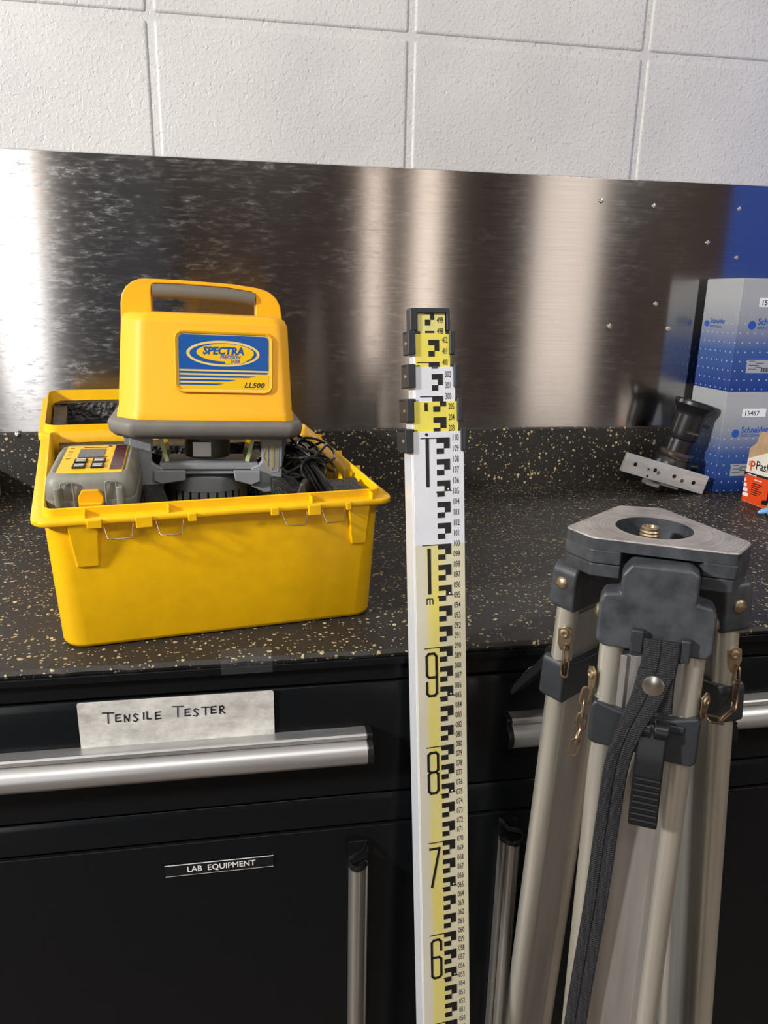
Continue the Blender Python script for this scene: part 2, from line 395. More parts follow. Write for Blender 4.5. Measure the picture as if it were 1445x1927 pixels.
def hnd_profile():  # (outward, height) of the finger-pull rail, flat lip above and rounded belly below
    p = [(0, .029), (.015, .029), (.017, .0275), (.0175, .024)]
    for k in range(9):
        a = rad(75-k*19); p.append((.010+.017*cos(a), .008+.0145*sin(a)))
    p += [(.004, -.005), (.001, -.002), (0, .004)]
    return p
HP = hnd_profile()
def cabinet(x0, x1, label, dh, vh, plate):
    c = thing('tool_cabinet', label, 'cabinet', ((x0+x1)/2, -.34, 0)); cx = (x0+x1)/2; Yf = -.6625+.34
    m = Matrix.Translation((-cx, 0, 0))
    q = MB(m); q.box(x0, x1, Yf, .3, .06, .868); q.build('body', PAINT2, c, bevel=.001)
    q = MB(m); q.box(x0, x1, Yf-.0055, Yf-.0005, .8485, .8675); q.build('top_rail', PAINT, c, bevel=.0015)
    # drawer front with pressed top and bottom returns
    d = MB(m); pr = [(Yf-.0005, .7165), (Yf-.0075, .7175), (Yf-.0075, .838), (Yf-.0045, .8455), (Yf-.0005, .8455)]
    d.prism(pr, 'x', x0+.003, x1-.003); dr = d.build('drawer', PAINT, c, bevel=.0012)
    q = MB(m); q.prism([(Yf-.0005, .6775), (Yf-.0060, .6785), (Yf-.0060, .706), (Yf-.003, .7125), (Yf-.0005, .7135)], 'x', x0+.001, x1-.001); q.build('middle_rail', PAINT, c, bevel=.0012)
    d = MB(m); d.box(x0+.003, x1-.003, Yf-.0075, Yf-.0005, .09, .6755); do = d.build('door', PAINT, c, bevel=.0012)
    hx0, hx1, hz = dh
    q = MB(m); q.prism([(Yf-.0075-a*.95, hz+z) for a, z in HP], 'x', hx0, hx1); h = q.build('drawer_handle', HAND, dr, bevel=.0003, label='satin aluminium rail handle')
    for e0, e1 in ((hx0-.0062, hx0-.0002), (hx1+.0002, hx1+.0062)):
        q = MB(m); q.prism([(Yf-.0075-a*.98, hz+z*1.03) for a, z in HP], 'x', e0, e1); q.build('drawer_handle_cap', BPL, dr, bevel=.001)
    vx, sgn, zt = vh
    q = MB(m); q.prism([(vx+sgn*(z-.012)*.6, Yf-.0075-a*.8) for a, z in HP], 'z', .12, zt-.012); q.build('door_handle', HANDV, do, bevel=.0003, label='upright satin aluminium rail handle')
    # hooked black end cap
    for z0, z1 in ((zt-.012, zt-.006),):
        q = MB(m); q.prism([(vx+sgn*(z-.012)*.64, Yf-.0075-a*.85) for a, z in HP], 'z', z0, z1); q.build('door_handle_cap', BPL, do, bevel=.001)
    q = MB(m); cp = [(vx+sgn*.012, Yf-.0075, zt+.010), (vx+sgn*.008, Yf-.012, zt+.008), (vx+sgn*.004, Yf-.017, zt+.004), (vx-sgn*.006, Yf-.022, zt+.004), (vx-sgn*.011, Yf-.024, zt+.0), (vx-sgn*.008, Yf-.027, zt-.006), (vx+sgn*.003, Yf-.026, zt-.009), (vx+sgn*.012, Yf-.014, zt-.010)]
    for a_, b_ in ((0, .0035),):
        cs = crom(cp, 5); rs_ = [[(p.x, p.y, p.z-.003), (p.x, p.y-.0018, p.z-.003), (p.x, p.y-.0018, p.z+.003), (p.x, p.y, p.z+.003)] for p in cs]
        q.rings(rs_)
    q.box(min(vx+sgn*.012, vx-sgn*.010), max(vx+sgn*.012, vx-sgn*.010), Yf-.010, Yf-.0078, zt-.011, zt+.011)
    q.build('door_handle_hook', BPL, do, bevel=.0008)
    return c, dr, do
XS = .134
cabinet(-.56, XS-.001, 'black steel cabinet on the left with a long drawer handle and hand lettered strip', (-.48, .0585, .7690), (.0525, 1, .648), True)
cabinet(XS+.001, .83, 'black steel cabinet on the right, behind the tripod legs', (.212, .76, .7730), (.222, -1, .659), False)

# label plates on the cabinet
YD = -.6705
lp = thing('drawer_label', 'white wiped plate hand lettered TENSILE TESTER above the left drawer handle', 'label', (-.126, YD-.0008, .7955))
q = MB(); q.prism(rr(-.0925, .0925, .0, .0508, .002, 3), 'y', .0006, -.0008); q.build('plate', PLATE, lp)
L = {'T': [[(0, 1.05), (1.1, 1.0)], [(.55, 1.02), (.5, 0)]], 'E': [[(.75, .95), (.1, .9), (.05, .05), (.75, .1)], [(.08, .5), (.62, .52)]],
     'N': [[(.05, 0), (.1, .9), (.6, .05), (.75, .95)]], 'S': [[(.7, .85), (.35, 1.0), (.1, .75), (.4, .5), (.65, .25), (.35, .0), (.05, .1)]],
     'I': [[(.3, .95), (.25, .05)]], 'C': [[(.7, .8), (.4, .95), (.1, .6), (.12, .2), (.35, .0), (.7, .1)]], 'R': [[(.1, 0), (.12, .95), (.5, 1.0), (.65, .75), (.45, .52), (.15, .5), (.75, .0)]], 'L': [[(.12, 1.0), (.08, .05), (.6, .03)]]}
q = MB(); x = -.0925+.0225; H = .0098
for i, ch in enumerate('TENSILE TESTER'):
    if ch == ' ': x += .0085; continue
    zz = .0280+.0006*sin(i*1.7)+.00045*i*.35; hh = H*(1.1 if ch == 'T' and i in (0, 8) else .84)
    for st in L[ch]:
        q.strip([(x+a*hh*.85, zz+c*hh) for a, c in st], .0011, .0003, y=-.0009)
    x += hh*{'T': 1.04, 'I': .54}.get(ch, .99)
q.build('lettering', INK, lp)
lt = thing('door_label_tape', 'narrow black label strip printed LAB EQUIPMENT on the left cabinet door', 'label', (-.0935, YD-.0007, .645))
q = MB(); q.box(-.0555, .0555, -.0003, .0004, -.0072, .0072); q.build('tape', BPL, lt)
q = MB(); q.text('LAB  EQUIPMENT', .0098, XZ(.0015, -.0006, -.0032), bold=.01, align='CENTER', sx=.93); q.strip([(-.0555, .0066), (.0555, .0066)], .0008, .0002, y=-.0005)
q.strip([(-.0555, -.0068), (.0555, -.0070)], .0002, .0002, y=-.0005); q.build('lettering', WHT, lt)
t = NT('clear_tape'); t.set(Base_Color=lin((150, 152, 156)), Roughness=.1, Alpha=.04); TAPE = t.m
q = MB()
pts = [(-.655, .8857), (-.668, .8858), (-.6755, .882), (-.6758, .869), (-.6712, .8668)]
q.rings([[(-.083, a, c), (-.034, a-.0006*k, c+.0003*k), (-.034, a-.0006*k-.0003, c+.0003*k+.0003), (-.083, a-.0003, c+.0003)] for k, (a, c) in enumerate(pts)])
tag(q.build('clear_tape', TAPE), 'piece of clear sticky tape wrapped over the worktop edge above the drawer label', 'tape')

# ------------------------------------------------------------------ yellow case
E1 = Vector((.988, .155, 0)); E2 = Vector((-.207, .978, 0)); FL0 = Vector((-.2476, -.6524, ZC+.0005))
CO = FL0.copy()
def cmap(p):   # case coordinates: along the front, towards the wall, height above the counter; the parting line climbs towards the hinge
    return E1*p.x+E2*p.y+Vector((0, 0, p.z*(1.059+.54*min(max(0, p.y), .325))))
case = thing('equipment_case', 'open yellow plastic carrying case lined with black foam, standing on the black counter', 'case', CO)
CW, CDp = .350, .322
def ring(i, h, r=.022, d=0): return [(x, y, h) for x, y in rr(i, CW-i, i-d, CDp-i, r, 6)]
q = MB()
q.rings([ring(.023, 0, .018, .005), ring(.0185, .0012, .022, .005), ring(.0163, .005, .024, .005), ring(.0105, .119, .018), ring(.001, .1215, .016), ring(0, .1228, .016), ring(0, .1262, .016), ring(.001, .1272, .016), ring(.0105, .1278, .010), ring(.0107, .1343, .010), ring(.0120, .1350, .010), ring(.0132, .1343, .010), ring(.016, .118, .014), ring(.025, .012, .02), ring(.034, .007, .02)])
q.build('shell', YEL, case, xf=cmap, ang=50)
for uu in (.047, .122, .262, .326):
    q = MB(); q.box(uu-.0008, uu+.0008, .0015, .0115, .1274, .1335); q.build('rib', YEL, case, xf=cmap, bevel=.0004)
for uu in (.083+.02, .17, .255):
    q = MB(); q.box(CW-.0115, CW-.002, uu-.0008, uu+.0008, .1274, .133); q.build('rib', YEL, case, xf=cmap, bevel=.0004)
for u0, u1 in ((.030, .058), (.300, .324)):
    q = MB(); q.quadbox([(u0+.006, .0085, .080), (u1-.002, .0085, .080), (u1-.002, .022, .078), (u0+.006, .022, .078)], [(u0, .0015, .124), (u1, .0015, .124), (u1, .016, .124), (u0, .016, .124)])
    q.build('latch_block', YEL, case, xf=cmap, bevel=.0015)
for u0, u1 in ((.062, .089), (.109, .135), (.230, .256), (.271, .296)):
    q = MB(); q.tube([(u0, .003, .122), (u0+.0028, -.0075, .1108), (u0+.0036, -.0082, .1100), (u0+.005, -.0084, .1098), (u1-.005, -.0084, .1098), (u1-.0036, -.0082, .1100), (u1-.0028, -.0075, .1108), (u1, .003, .122)], .0007, 8)
    q.build('wire_bail', WIRE, case, xf=cmap)
for u0, u1, hh in ((.091, .106, .1175), (.257, .270, .1175), (.048, .061, .120), (.139, .147, .120), (.219, .227, .120), (.297, .302, .120)):
    q = MB(); q.box(u0, u1, -.0025, .004, hh-.001, .1265); q.build('latch_tab', YEL, case, xf=cmap, bevel=.0008)
# lid, opened flat towards the wall
LV0, LV1 = CDp+.002, CDp+.262
def lring(i, h, r=.018): return [(x, y, h) for x, y in rr(i-.004, CW-i-.006, LV0+i, LV1-i, r, 6)]
def lmap(p): q = cmap(p); q.z = p.z*1.2345+.018*(p.y-LV0)/.26; return q
q = MB(); q.rings([lring(.024, .078), lring(.018, .081), lring(.010, .119), lring(.0, .1215), lring(0, .127), lring(.002, .1285), lring(.007, .129), lring(.0075, .137), lring(.0095, .137), lring(.011, .128), lring(.018, .088), lring(.026, .084)])
q.build('lid', YEL, case, xf=lmap, ang=50)
def foamblock(name, blocks, xf, lab=None):
    bm = MB()
    for (a0, a1, b0, b1, c0, c1) in blocks: bm.box(a0, a1, b0, b1, c0, c1)
    bmesh.ops.subdivide_edges(bm.bm, edges=bm.bm.edges, cuts=5, use_grid_fill=True)
    for v in bm.bm.verts: v.co += Vector((random.uniform(-1, 1), random.uniform(-1, 1), random.uniform(-1, 1)))*.0011
    return bm.build(name, FOAM, case, xf=xf, ang=60, label=lab)
l0, l1 = LV0+.013, LV1-.013
foamblock('lid_foam', [(.012, CW-.020, l0+.014, l1-.014, .088, .100), (.012, CW-.022, l1-.020, l1, .088, .1235), (.012, CW-.022, l0, l0+.016, .088, .1245), (.012, .03, l0+.017, l1-.021, .088, .122), (CW-.05, CW-.022, l0+.017, l1-.021, .088, .1235), (.15, .17, l0+.017, l1-.021, .088, .122)], lmap)
foamblock('base_foam', [(.028, CW-.028, .028, CDp-.028, .010, .055), (.022, CW-.021, CDp-.05, CDp-.021, .056, .124), (.022, .105, CDp-.075, CDp-.051, .056, .119),
    (.106, .128, .022, CDp-.052, .056, .118), (.129, .235, .022, .055, .056, .106), (.20, .30, .021, .034, .056, .1265), (.106, .150, .021, .060, .056, .118), (.245, .27, .052, .11, .056, .124), (.245, .262, .18, .25, .056, .12),
    (CW-.056, CW-.021, .021, .066, .056, .131), (CW-.045, CW-.021, .19, CDp-.052, .056, .124)], cmap)

# ------------------------------------------------------------------ laser level
LO = Vector((-.1035, -.452, .9435)); yw = rad(3.5); rl = rad(1.7)
lm = Matrix.Translation(LO) @ Matrix.Rotation(yw, 4, 'Z') @ Matrix.Rotation(rl, 4, 'Y')
las = thing('laser_level', 'yellow and grey rotating laser level with carry handle standing in the open yellow case', 'laser level', lm)
def oct_(hx, y0, y1, cl, cr, z, back=.02):
    pts = [(-hx, y0+cl), (-hx+cl, y0), (hx-cr, y0), (hx, y0+cr), (hx, y1-back), (hx-back, y1), (-hx+back, y1), (-hx, y1-back)]
    out = []
    n = len(pts)
    for i in range(n):
        p = Vector(pts[i]); a = Vector(pts[i-1]); c = Vector(pts[(i+1) % n])
        rr_ = min(.0042 if z < .147 else .007, (a-p).length*.4, (c-p).length*.4); A = p+(a-p).normalized()*rr_; Cc = p+(c-p).normalized()*rr_
        for k in range(5):
            s = k/4; w = A*(1-s)**2+2*p*s*(1-s)+Cc*s*s; out.append((w.x, w.y, z))
    return out
q = MB(); q.rings([oct_(.097, -.066, .070, .022, .014, .127), oct_(.103, -.072, .075, .024, .012, .1325), oct_(.1045, -.074, .076, .024, .012, .142), oct_(.102, -.071, .074, .024, .012, .1465)])
q.build('flange', DGREY, las, ang=60)
q = MB(); q.rings([oct_(.0955, -.062, .030, .022, .009, .1467), oct_(.0945, -.0615, .030, .022, .009, .155), oct_(.0935, -.060, .030, .022, .009, .157), oct_(.088, -.053, .028, .021, .010, .248), oct_(.085, -.050, .027, .021, .011, .2545), oct_(.078, -.043, .024, .018, .012, .2575)])
q.build('housing', YELH, las, ang=60)
# handle frame: rear plate with a cut-out
def hpl(z, k): return .0945-.006*(z-.1467)/.15-k
outer = [(-.0935, .1468)] + [(-.0905, .265)] + [(-.0905+.026*(1-cos(rad(a))), .266+.026*sin(rad(a))) for a in (20, 40, 60, 75, 90)] + [(-.03, .2925), (.03, .291), (.058, .288)] + [(.0855-.026*(1-cos(rad(a))), .261+.026*sin(rad(a))) for a in (75, 60, 40, 20)] + [(.0860, .258), (.0905, .1468)]
inner = [(-.058, .16)] + [(-.058, .246)] + [(-.058, .272), (-.0578, .28), (-.0575, .283), (-.057, .2855), (-.056, .2872), (-.054, .2878)] + [(-.03, .2882), (.03, .2865), (.050, .2842)] + [(.0555, .282), (.0560, .277), (.0562, .272), (.0563, .266)] + [(.0565, .246), (.058, .16)]
q = MB(); n = len(outer); F = [q.v((x, .004, z)) for x, z in outer]; G = [q.v((x, .004, z)) for x, z in inner]; F2 = [q.v((x, .036, z)) for x, z in outer]; G2 = [q.v((x, .036, z)) for x, z in inner]
for i in range(n-1):
    q.bm.faces.new((F[i], F[i+1], G[i+1], G[i])); q.bm.faces.new((F2[i+1], F2[i], G2[i], G2[i+1]))
    q.bm.faces.new((F[i+1], F[i], F2[i], F2[i+1])); q.bm.faces.new((G[i], G[i+1], G2[i+1], G2[i]))
q.bm.faces.new((F[0], G[0], G2[0], F2[0])); q.bm.faces.new((G[-1], F[-1], F2[-1], G2[-1])); q.bm.faces.new((G[0], G[-1], G2[-1], G2[0]))
q.build('handle', YELH, las, bevel=.0022, seg=3, ang=50)
q = MB(); q.tube(crom([(-.0565, .009, .2800), (-.03, .008, .2803), (0, .0075, .2795), (.03, .008, .2785), (.055, .009, .276)], 5), [.0082]*21, 20)
q.build('handle_grip', GRIP, las)
# badge
tl = math.atan2(.007, .091)
bm_ = Matrix.Translation((.019, -.0568, .209)) @ Matrix.Rotation(-tl, 4, 'X')
def bmx(z=0): return bm_ @ Matrix.Translation((0, -z, 0))
q = MB(bmx()); n0 = rr(-.0515, .0515, -.0325, .0325, .0085, 5); n1 = rr(-.0488, .0488, -.0298, .0298, .0065, 5)
q.rings([[(x, .003, z) for x, z in n0], [(x, -.0012, z) for x, z in n0], [(x*.985, -.002, z*.98) for x, z in n0], [(x, -.0012, z) for x, z in n1], [(x, .003, z) for x, z in n1]], closed=True)
q.build('badge_frame', YELH, las, ang=50)
bd = MB(bmx()); bd.prism(rr(-.0489, .0489, -.0299, .0299, .006, 4), 'y', .002, 0); bad = bd.build('badge', CREAM, las, label='blue and yellow name badge')
q = MB(bmx(.0001)); top = rr(-.0472, .0472, -.0125, .0282, .0048, 4)
q.prism([(-.0472, -.0078), (.0472, -.0078)]+[p for p in top if p[1] > .0], 'y', 0, -.0002); q.build('badge_field', BLUE, bad)
def ell(cx, cz, a, b_, n=48): return [(cx+a*cos(2*pi*k/n), cz+b_*sin(2*pi*k/n)) for k in range(n)]
q = MB(bmx(.00032)); q.prism(ell(-.001, .0092, .0385, .0135), 'y', 0, -.0002); q.build('badge_oval', CREAM, bad)
q = MB(bmx(.00054)); q.prism(ell(-.001, .0092, .0352, .0111), 'y', 0, -.0002); q.build('badge_oval', BLUE, bad)
q = MB(bmx(.00076)); q.prism(ell(.0012, .0102, .0302, .0093), 'y', 0, -.0002); q.prism([(.001, -.0012), (.018, -.0012), (.030, .006), (.0, .006)], 'y', 0, -.00021); q.build('badge_oval', LYEL, bad)
q = MB(bmx(.00102))
q.text('SPECTRA', .0108, XZ(-.0225, -.0001, .0085), bold=.045, shear=.15, sx=.98); q.text('PRECISION', .0056, XZ(-.0045, -.0001, .0037), bold=.02, shear=.15, sx=.78)
q.text('LASER', .005, XZ(.0066, -.0001, -.0002), bold=.018, shear=.15, sx=.72); q.build('badge_lettering', BLUE, bad)
q = MB(bmx(.0001)); q.prism([(-.0472, -.0238), (-.0472, -.0282), (.0472, -.0282), (.0472, -.0128), (.028, -.0133), (.007, -.0168), (-.008, -.0205)], 'y', 0, -.0002); q.build('badge_wedge', LYEL, bad)
q = MB(bmx(.00032))
for z, e in ((-.0108, .0472), (-.0150, .027), (-.0192, .006), (-.0234, -.007)):
    q.prism([(-.0472, z+.0010), (min(e+.006, .0472), z+.0010), (e-.002, z-.0008), (-.0472, z-.0010)], 'y', 0, -.0002)
q.build('badge_stripes', BLUE, bad)
q = MB(bmx(.00054)); q.text('LL500', .0077, XZ(.0205, -.0001, -.0262), bold=.012, shear=.3, sx=1.12); q.build('badge_lettering', NAVY, bad)
# cage and rotor below the flange
for sx, nm in ((-1, 0), (1, 1)):
    q = MB(); x0, x1 = (.058, .082)
    prof = [(x0, .1275), (x1+.001, .1275), (x1+.001, .078), (x1-.004, .067), (x1-.012, .063), (x0+.004, .063), (x0-.010, .070), (x0-.010, .092), (x0-.002, .095), (x0+.002, .099)]
    q.prism([(sx*a, z) for a, z in prof], 'y', -.052, -.043); q.prism([(sx*a, z) for a, z in ((x1-.006, .1275), (x1, .1275), (x1-.001, .083), (x1-.008, .078))], 'y', -.0429, .04)
    q.build('strut', GREY, las, bevel=.0018)
    q = MB(Matrix.Translation((sx*.083, -.02, .105)) @ Matrix.Rotation(sx*rad(10), 4, 'Y')); q.box(-.0035, .0035, -.018, .045, -.026, .022); q.build('side_guard', GREY, las, bevel=.001)
q = MB(); q.box(-.052, .056, -.050, -.030, .0895, .0965); q.box(-.053, .057, -.047, .04, .0835, .0895); q.build('crossbar', GREY, las, bevel=.0012)
q = MB(); q.prism([(.028, .0895), (.058, .0895), (.058, .077), (.048, .073), (.030, .078)], 'y', -.058, -.050); q.build('foot_bracket', GREY, las, bevel=.0015); q = MB(); q.prism([(-.058, .0895), (-.024, .0895), (-.024, .078), (-.050, .074), (-.058, .078)], 'y', -.055, -.050); q.build('foot_bracket', GREY, las, bevel=.0015)
for sx in (-1, 1):
    q = MB(Matrix.Translation((sx*.0475, -.034, .1125)) @ Matrix.Rotation(sx*rad(14), 4, 'Y')); q.box(-.0022, .0022, -.010, .045, -.0155, .0155); q.build('window_glass', GLASSY, las, bevel=.0003, label='slanted pane with pale green edge')
q = MB(); q.lathe([(.001, .097), (.026, .097), (.026, .126), (.001, .126)], n=32); q.build('rotor_head', simple('dark_rotor', (70, 66, 62), .35), las)
q = MB(); q.box(-.016, .004, -.0285, -.0275, .1, .1165); q.build('rotor_label', WHT, las)
q = MB()
prof = []
for k in range(64):
    a = 2*pi*k/64; r = .046; prof.append((r*cos(a), r*sin(a)))
q.rings([[(x, y, 0) for x, y in prof], [(x, y, .062) for x, y in prof]]); q.lathe([(.001, .062), (.0465, .062), (.0455, .078), (.038, .0834), (.001, .0834)], n=40)
bdr = q.build('base_drum', GREY, las, ang=50)
for k in range(9):
    a = rad(-140+12.5*k); q = MB(Matrix.Translation((.0462*cos(a), .0462*sin(a), .045)) @ Matrix.Rotation(a, 4, 'Z')); q.box(-.001, .0003, -.0011, .0011, -.02, .017); q.build('drum_slot', BLK, bdr)
q = MB(); q.prism([(.0655, .121), (.058, .106), (.0655, .090), (.0785, .090), (.0785, .121)], 'y', -.0522, -.0524); q.prism([(.064, .118), (.0605, .106), (.064, .093), (.0705, .093), (.0705, .118)], 'y', -.0522, -.0525)
q2 = MB()
for a, c in (((.0655, .118), (.0602, .106)), ((.0602, .106), (.0655, .094)), ((.0655, .118), (.0655, .094)), ((.070, .121), (.070, .088)), ((.0775, .121), (.0775, .088)), ((.070, .121), (.0775, .121)), ((.070, .088), (.0775, .088)), ((.072, .118), (.072, .092)), ((.0755, .118), (.0755, .092))):
    q2.strip([a, c], .0006, .0002, y=-.0527)
q.bm.free(); q2.build('warning_label', simple('gold_print', (206, 172, 80), .4), las)

# ------------------------------------------------------------------ receiver
rm = frame((-.2435, -.6145, 1.008), (cos(rad(4)), sin(rad(4)), 0), (-sin(rad(4))*cos(rad(6)), cos(rad(4))*cos(rad(6)), sin(rad(6))), (sin(rad(4))*sin(rad(6)), -cos(rad(4))*sin(rad(6)), cos(rad(6))))
rc = thing('laser_receiver', 'grey and yellow handheld laser receiver with small screen lying in the case beside the laser', 'receiver', rm)
RW, RL, RH = .0835, .109, .047
q = MB(); q.rings([[(x, y, z) for x, y in rr(i, RW-i, i, RL-i, r, 5)] for i, r, z in ((.004, .01, 0), (.0, .012, .005), (0, .012, .022), (.0012, .012, .0225), (.0005, .012, .024), (.002, .012, RH-.006), (.007, .012, RH), (.009, .010, RH), (.0105, .010, RH-.0015))])
q.build('bumper', RGREY, rc, ang=50)
q = MB(); q.box(.0115, RW-.0115, .010, RL-.012, RH-.002, RH+.0006); fc = q.build('front_panel', LYEL, rc, bevel=.0008)
q = MB(); q.box(.0255, .0505, .056, .084, RH+.0007, RH+.0014); q.build('display', LCD, fc, bevel=.0003)
q = MB(); q.box(.0595, .071, .016, .096, RH+.0007, RH+.0013); q.build('sensor_window', MAROON, fc, bevel=.0002)
for x in (.0245, .0415):
    for y in (.020, .036):
        q = MB(); q.box(x, x+.0125, y, y+.012, RH+.0008, RH+.0026); kb = q.build('button', BPL, fc, bevel=.0008)
        q = MB(); q.strip([(0, 0), (0, 0)], .001)
        for k in (.003, .006, .009): q.box(x+.002, x+.0105, y+k-.0004, y+k+.0006, RH+.0026, RH+.0028)
        q.build('button_print', WHT, kb)
q = MB()
for y in (.052, .066, .076, .088): q.box(.015, .019, y, y+.001, RH+.0006, RH+.0009)
q.box(.028, .052, .089, .0905, RH+.0006, RH+.0009); q.box(.026, .054, .0545, .0565, RH+.0006, RH+.0009); q.box(.052, .0555, .092, .095, RH+.0006, RH+.0009)
q.build('panel_print', BLK, fc)
for x0, x1, w in ((.010, .016, 0), (.066, .073, 0)):
    q = MB(); q.prism(rr(x0, x1, -.0035, .004, .002, 3), 'z', .006, .036); q.build('bumper_rib', RGREY, rc, bevel=.0012)
for x0, x1 in ((.0165, .0275), (.0565, .0665)):
    q = MB(); q.tube(crom([(x0, -.0006, .004), (x0, -.0006, .036), (x0+.002, -.0004, .041), (x1-.002, -.0004, .041), (x1, -.0006, .036), (x1, -.0006, .004)], 4), .0009, 6); q.build('bumper_groove', RGREY, rc)
q = MB(); q.prism([(.031, .0), (.054, .0), (.054, .026), (.050, .033), (.035, .033), (.031, .026)], 'y', .002, -.0012); q.build('battery_clip', YELH, rc, bevel=.001)
q = MB(); q.box(.032, .053, -.007, -.0014, .017, .0215); q.box(.0355, .0385, -.003, -.0013, 0, .017); q.box(.0465, .0495, -.003, -.0013, 0, .017); q.build('battery_latch', YELH, rc, bevel=.001)

# ------------------------------------------------------------------ charger cord in the case
def cp(u, v, h): return cmap(Vector((u, v, h)))+CO
cw = thing('charger_cord', 'bundled glossy black charger cord with plug lying in the foam right of the laser', 'cord', cp(.30, .12, .08))
inv = -cp(.30, .12, .08)
q = MB(Matrix.Translation(inv))
for k in range(9):     # lengthwise strands of the bundle, running from the front wall back up over the foam
    a = random.uniform(-.010, .010); c_ = random.uniform(0, .008); d = random.uniform(-.01, .01)
    q.tube(crom([cp(.297+a*1.3, .022, .105+c_), cp(.288+a, .05, .125+c_), cp(.284+a*.6, .09, .136+c_), cp(.281+a*.8+d, .13, .141+c_), cp(.268+a*1.6+d, .165, .138+c_), cp(.255+d, .18+a, .122)], 5), .0016, 8)
q.build('cord_bundle', CORD, cw)
for k in range(7):
    q = MB(Matrix.Translation(inv)); cx_, cy_ = (.278+.004*k, .128+.004*sin(k*2)); ra, rb = .021+.003*(k % 3), .030+.004*((k*2) % 3); tl_ = .006+.006*(k % 3)
    pts = [cp(cx_+ra*cos(2*pi*j/18), cy_+rb*sin(2*pi*j/18), .134+.002*k+tl_*sin(2*pi*j/18+k)) for j in range(18)]
    q.loop(pts, .0016, 8); q.build('cord_loop', CORD, cw)
q = MB(Matrix.Translation(inv)); pts = [cp(.287+.014*cos(2*pi*j/16), .082+.006*sin(2*pi*j/16), .137+.011*sin(2*pi*j/16)) for j in range(16)]; q.loop(pts, .0018, 8); q.build('cord_loop', CORD, cw)
pc = cp(.262, .045, .120)+inv
q = MB(Matrix.Translation(pc) @ Matrix.Rotation(rad(-12), 4, 'Z') @ Matrix.Rotation(rad(14), 4, 'Y'))
q.prism([(-.006, -.02), (.006, -.02), (.006, .012), (.002, .02), (-.004, .018)], 'y', -.010, .014); q.build('plug', simple('brown_black_plug', (52, 48, 42), .4), cw, bevel=.003, seg=3)
pc = cp(.316, .085, .108)+inv
q = MB(Matrix.Translation(pc) @ Matrix.Rotation(rad(20), 4, 'Z')); q.box(-.018, .018, -.014, .014, -.016, .014); q.build('adapter', BPL, cw, bevel=.003)
for d in (-.004, .006):
    q = MB(Matrix.Translation(pc)); q.box(d, d+.0014, -.002, .004, .0135, .030); q.build('prong', BRASS, cw, bevel=.0003)

# ------------------------------------------------------------------ levelling staff
SU = Vector((-.019421, .148332, .988747)).normalized(); a = rad(5)
SX = Vector((cos(a), sin(a), 0)); SX = (SX-SU*SX.dot(SU)).normalized(); SYb = SU.cross(SX)
st = thing('levelling_staff', 'telescopic white and yellow levelling staff with black graduations leaning on the counter edge', 'levelling staff', frame((.14178, -.84084, .01125), SX, SYb, SU))
CX = [-.001+.003, .0008, .0008, -.001, -.0003]
secs = [(-.0235, .0272, 0, 1.1055, FACE), (-.0217, .0227, .0015, 1.133, FYEL), (-.0193, .0205, .003, 1.1643, FWHT), (-.0185, .0165, .0045, 1.194, FYEL), (-.0145, .013, .0068, 1.214, FPAL)]
zprev = .0
for i, (xa, xb, yo, zt, mt) in enumerate(secs):
    th = .026-.0022*i-yo; ed = .0035
    q = MB(); z0 = 0 if i == 0 else zprev-.05
    q.box(xa-.0005, xb+.0005, yo+.0006+(.0001), yo+th, z0, zt-.0004)
    s_ = q.build('staff_section', STSIDE, st, bevel=.0015)
    q = MB(); q.box(xa+.001, xb-.0005, yo, yo+.0008, z0, zt); q.build('scale_face', mt, s_, bevel=.0002)
    if i < 4:
        hw = (.0595, .0545, .05, .045)[i]/2; cc = (-.0005, -.0008, -.001, -.002)[i]
        for sg in (-1, 1):
            q = MB(); xo = cc+sg*hw; xi = (xa+.001 if sg < 0 else xb-.001)
            z1 = zt+.003; zb_ = z1-.0215
            q.box(min(xo, xo-sg*.0055), max(xo, xo-sg*.0055), yo-.0018, yo+th+.0012, zb_, z1)
            q.box(min(xo, xi), max(xo, xi), yo-.0022, yo-.0004, zb_, z1)
            q.box(min(xo, xi+(.006 if sg < 0 else -.003)), max(xo, xi+(.006 if sg < 0 else -.003)), yo+.0015, yo+th+.0012, z1-.0035, z1)
            cl = q.build('end_clamp', CLAMP, s_, bevel=.001)
            if sg < 0:
                q = MB(); q.lathe([(.0001, 0), (.0022, 0), (.0018, .0009), (.0001, .0011)], (xo, yo+.006, zb_+.010), (-1, 0, 0), 12); q.build('rivet', BRASS, cl)
    else:
        q = MB(); q.rings([[(x, y, z) for x, z in ((-.0215, 1.197), (-.0215, 1.2175), (.0168, 1.2175), (.0168, 1.197), (.0135, 1.197), (.0135, 1.2125), (-.0145, 1.2125), (-.0145, 1.197))] for y in (yo-.002, yo+th+.001)])
        q.build('end_cap', CLAMP, s_, bevel=.0012)
    zprev = zt
def ladder(off, lo, hi, ta, tm, tb, y):    # off: staff length at reading 0 of the strip
    q = MB()
    def rect(x0, x1, z0, z1):
        z0 = max(z0, lo); z1 = min(z1, hi)
        if z1-z0 > 1e-4: q.box(x0, x1, y-.0002, y+.0003, z0+off, z1+off)
    k = int(math.floor(lo*50)); 
    while k/50 < hi+.02:
        m_ = k/50; rect(ta, tb, m_-.005, m_); rect(tm, tb, m_-.01, m_-.0049); rect(ta, tm, m_-.015, m_-.01)
        k += 1
    return q
def digits(q, rd, off, x0, x1, y, h=.0062, fmt='%03d'):
    s_ = fmt % rd; q.text(s_, h*1.38, XZ((x0+x1)/2, y, rd/100+off-h*.5), bold=.004, sx=.52*(x1-x0)/.0066, align='CENTER')
q = ladder(0, .36, 1.1, 0, .0072, .0129, -.0001)
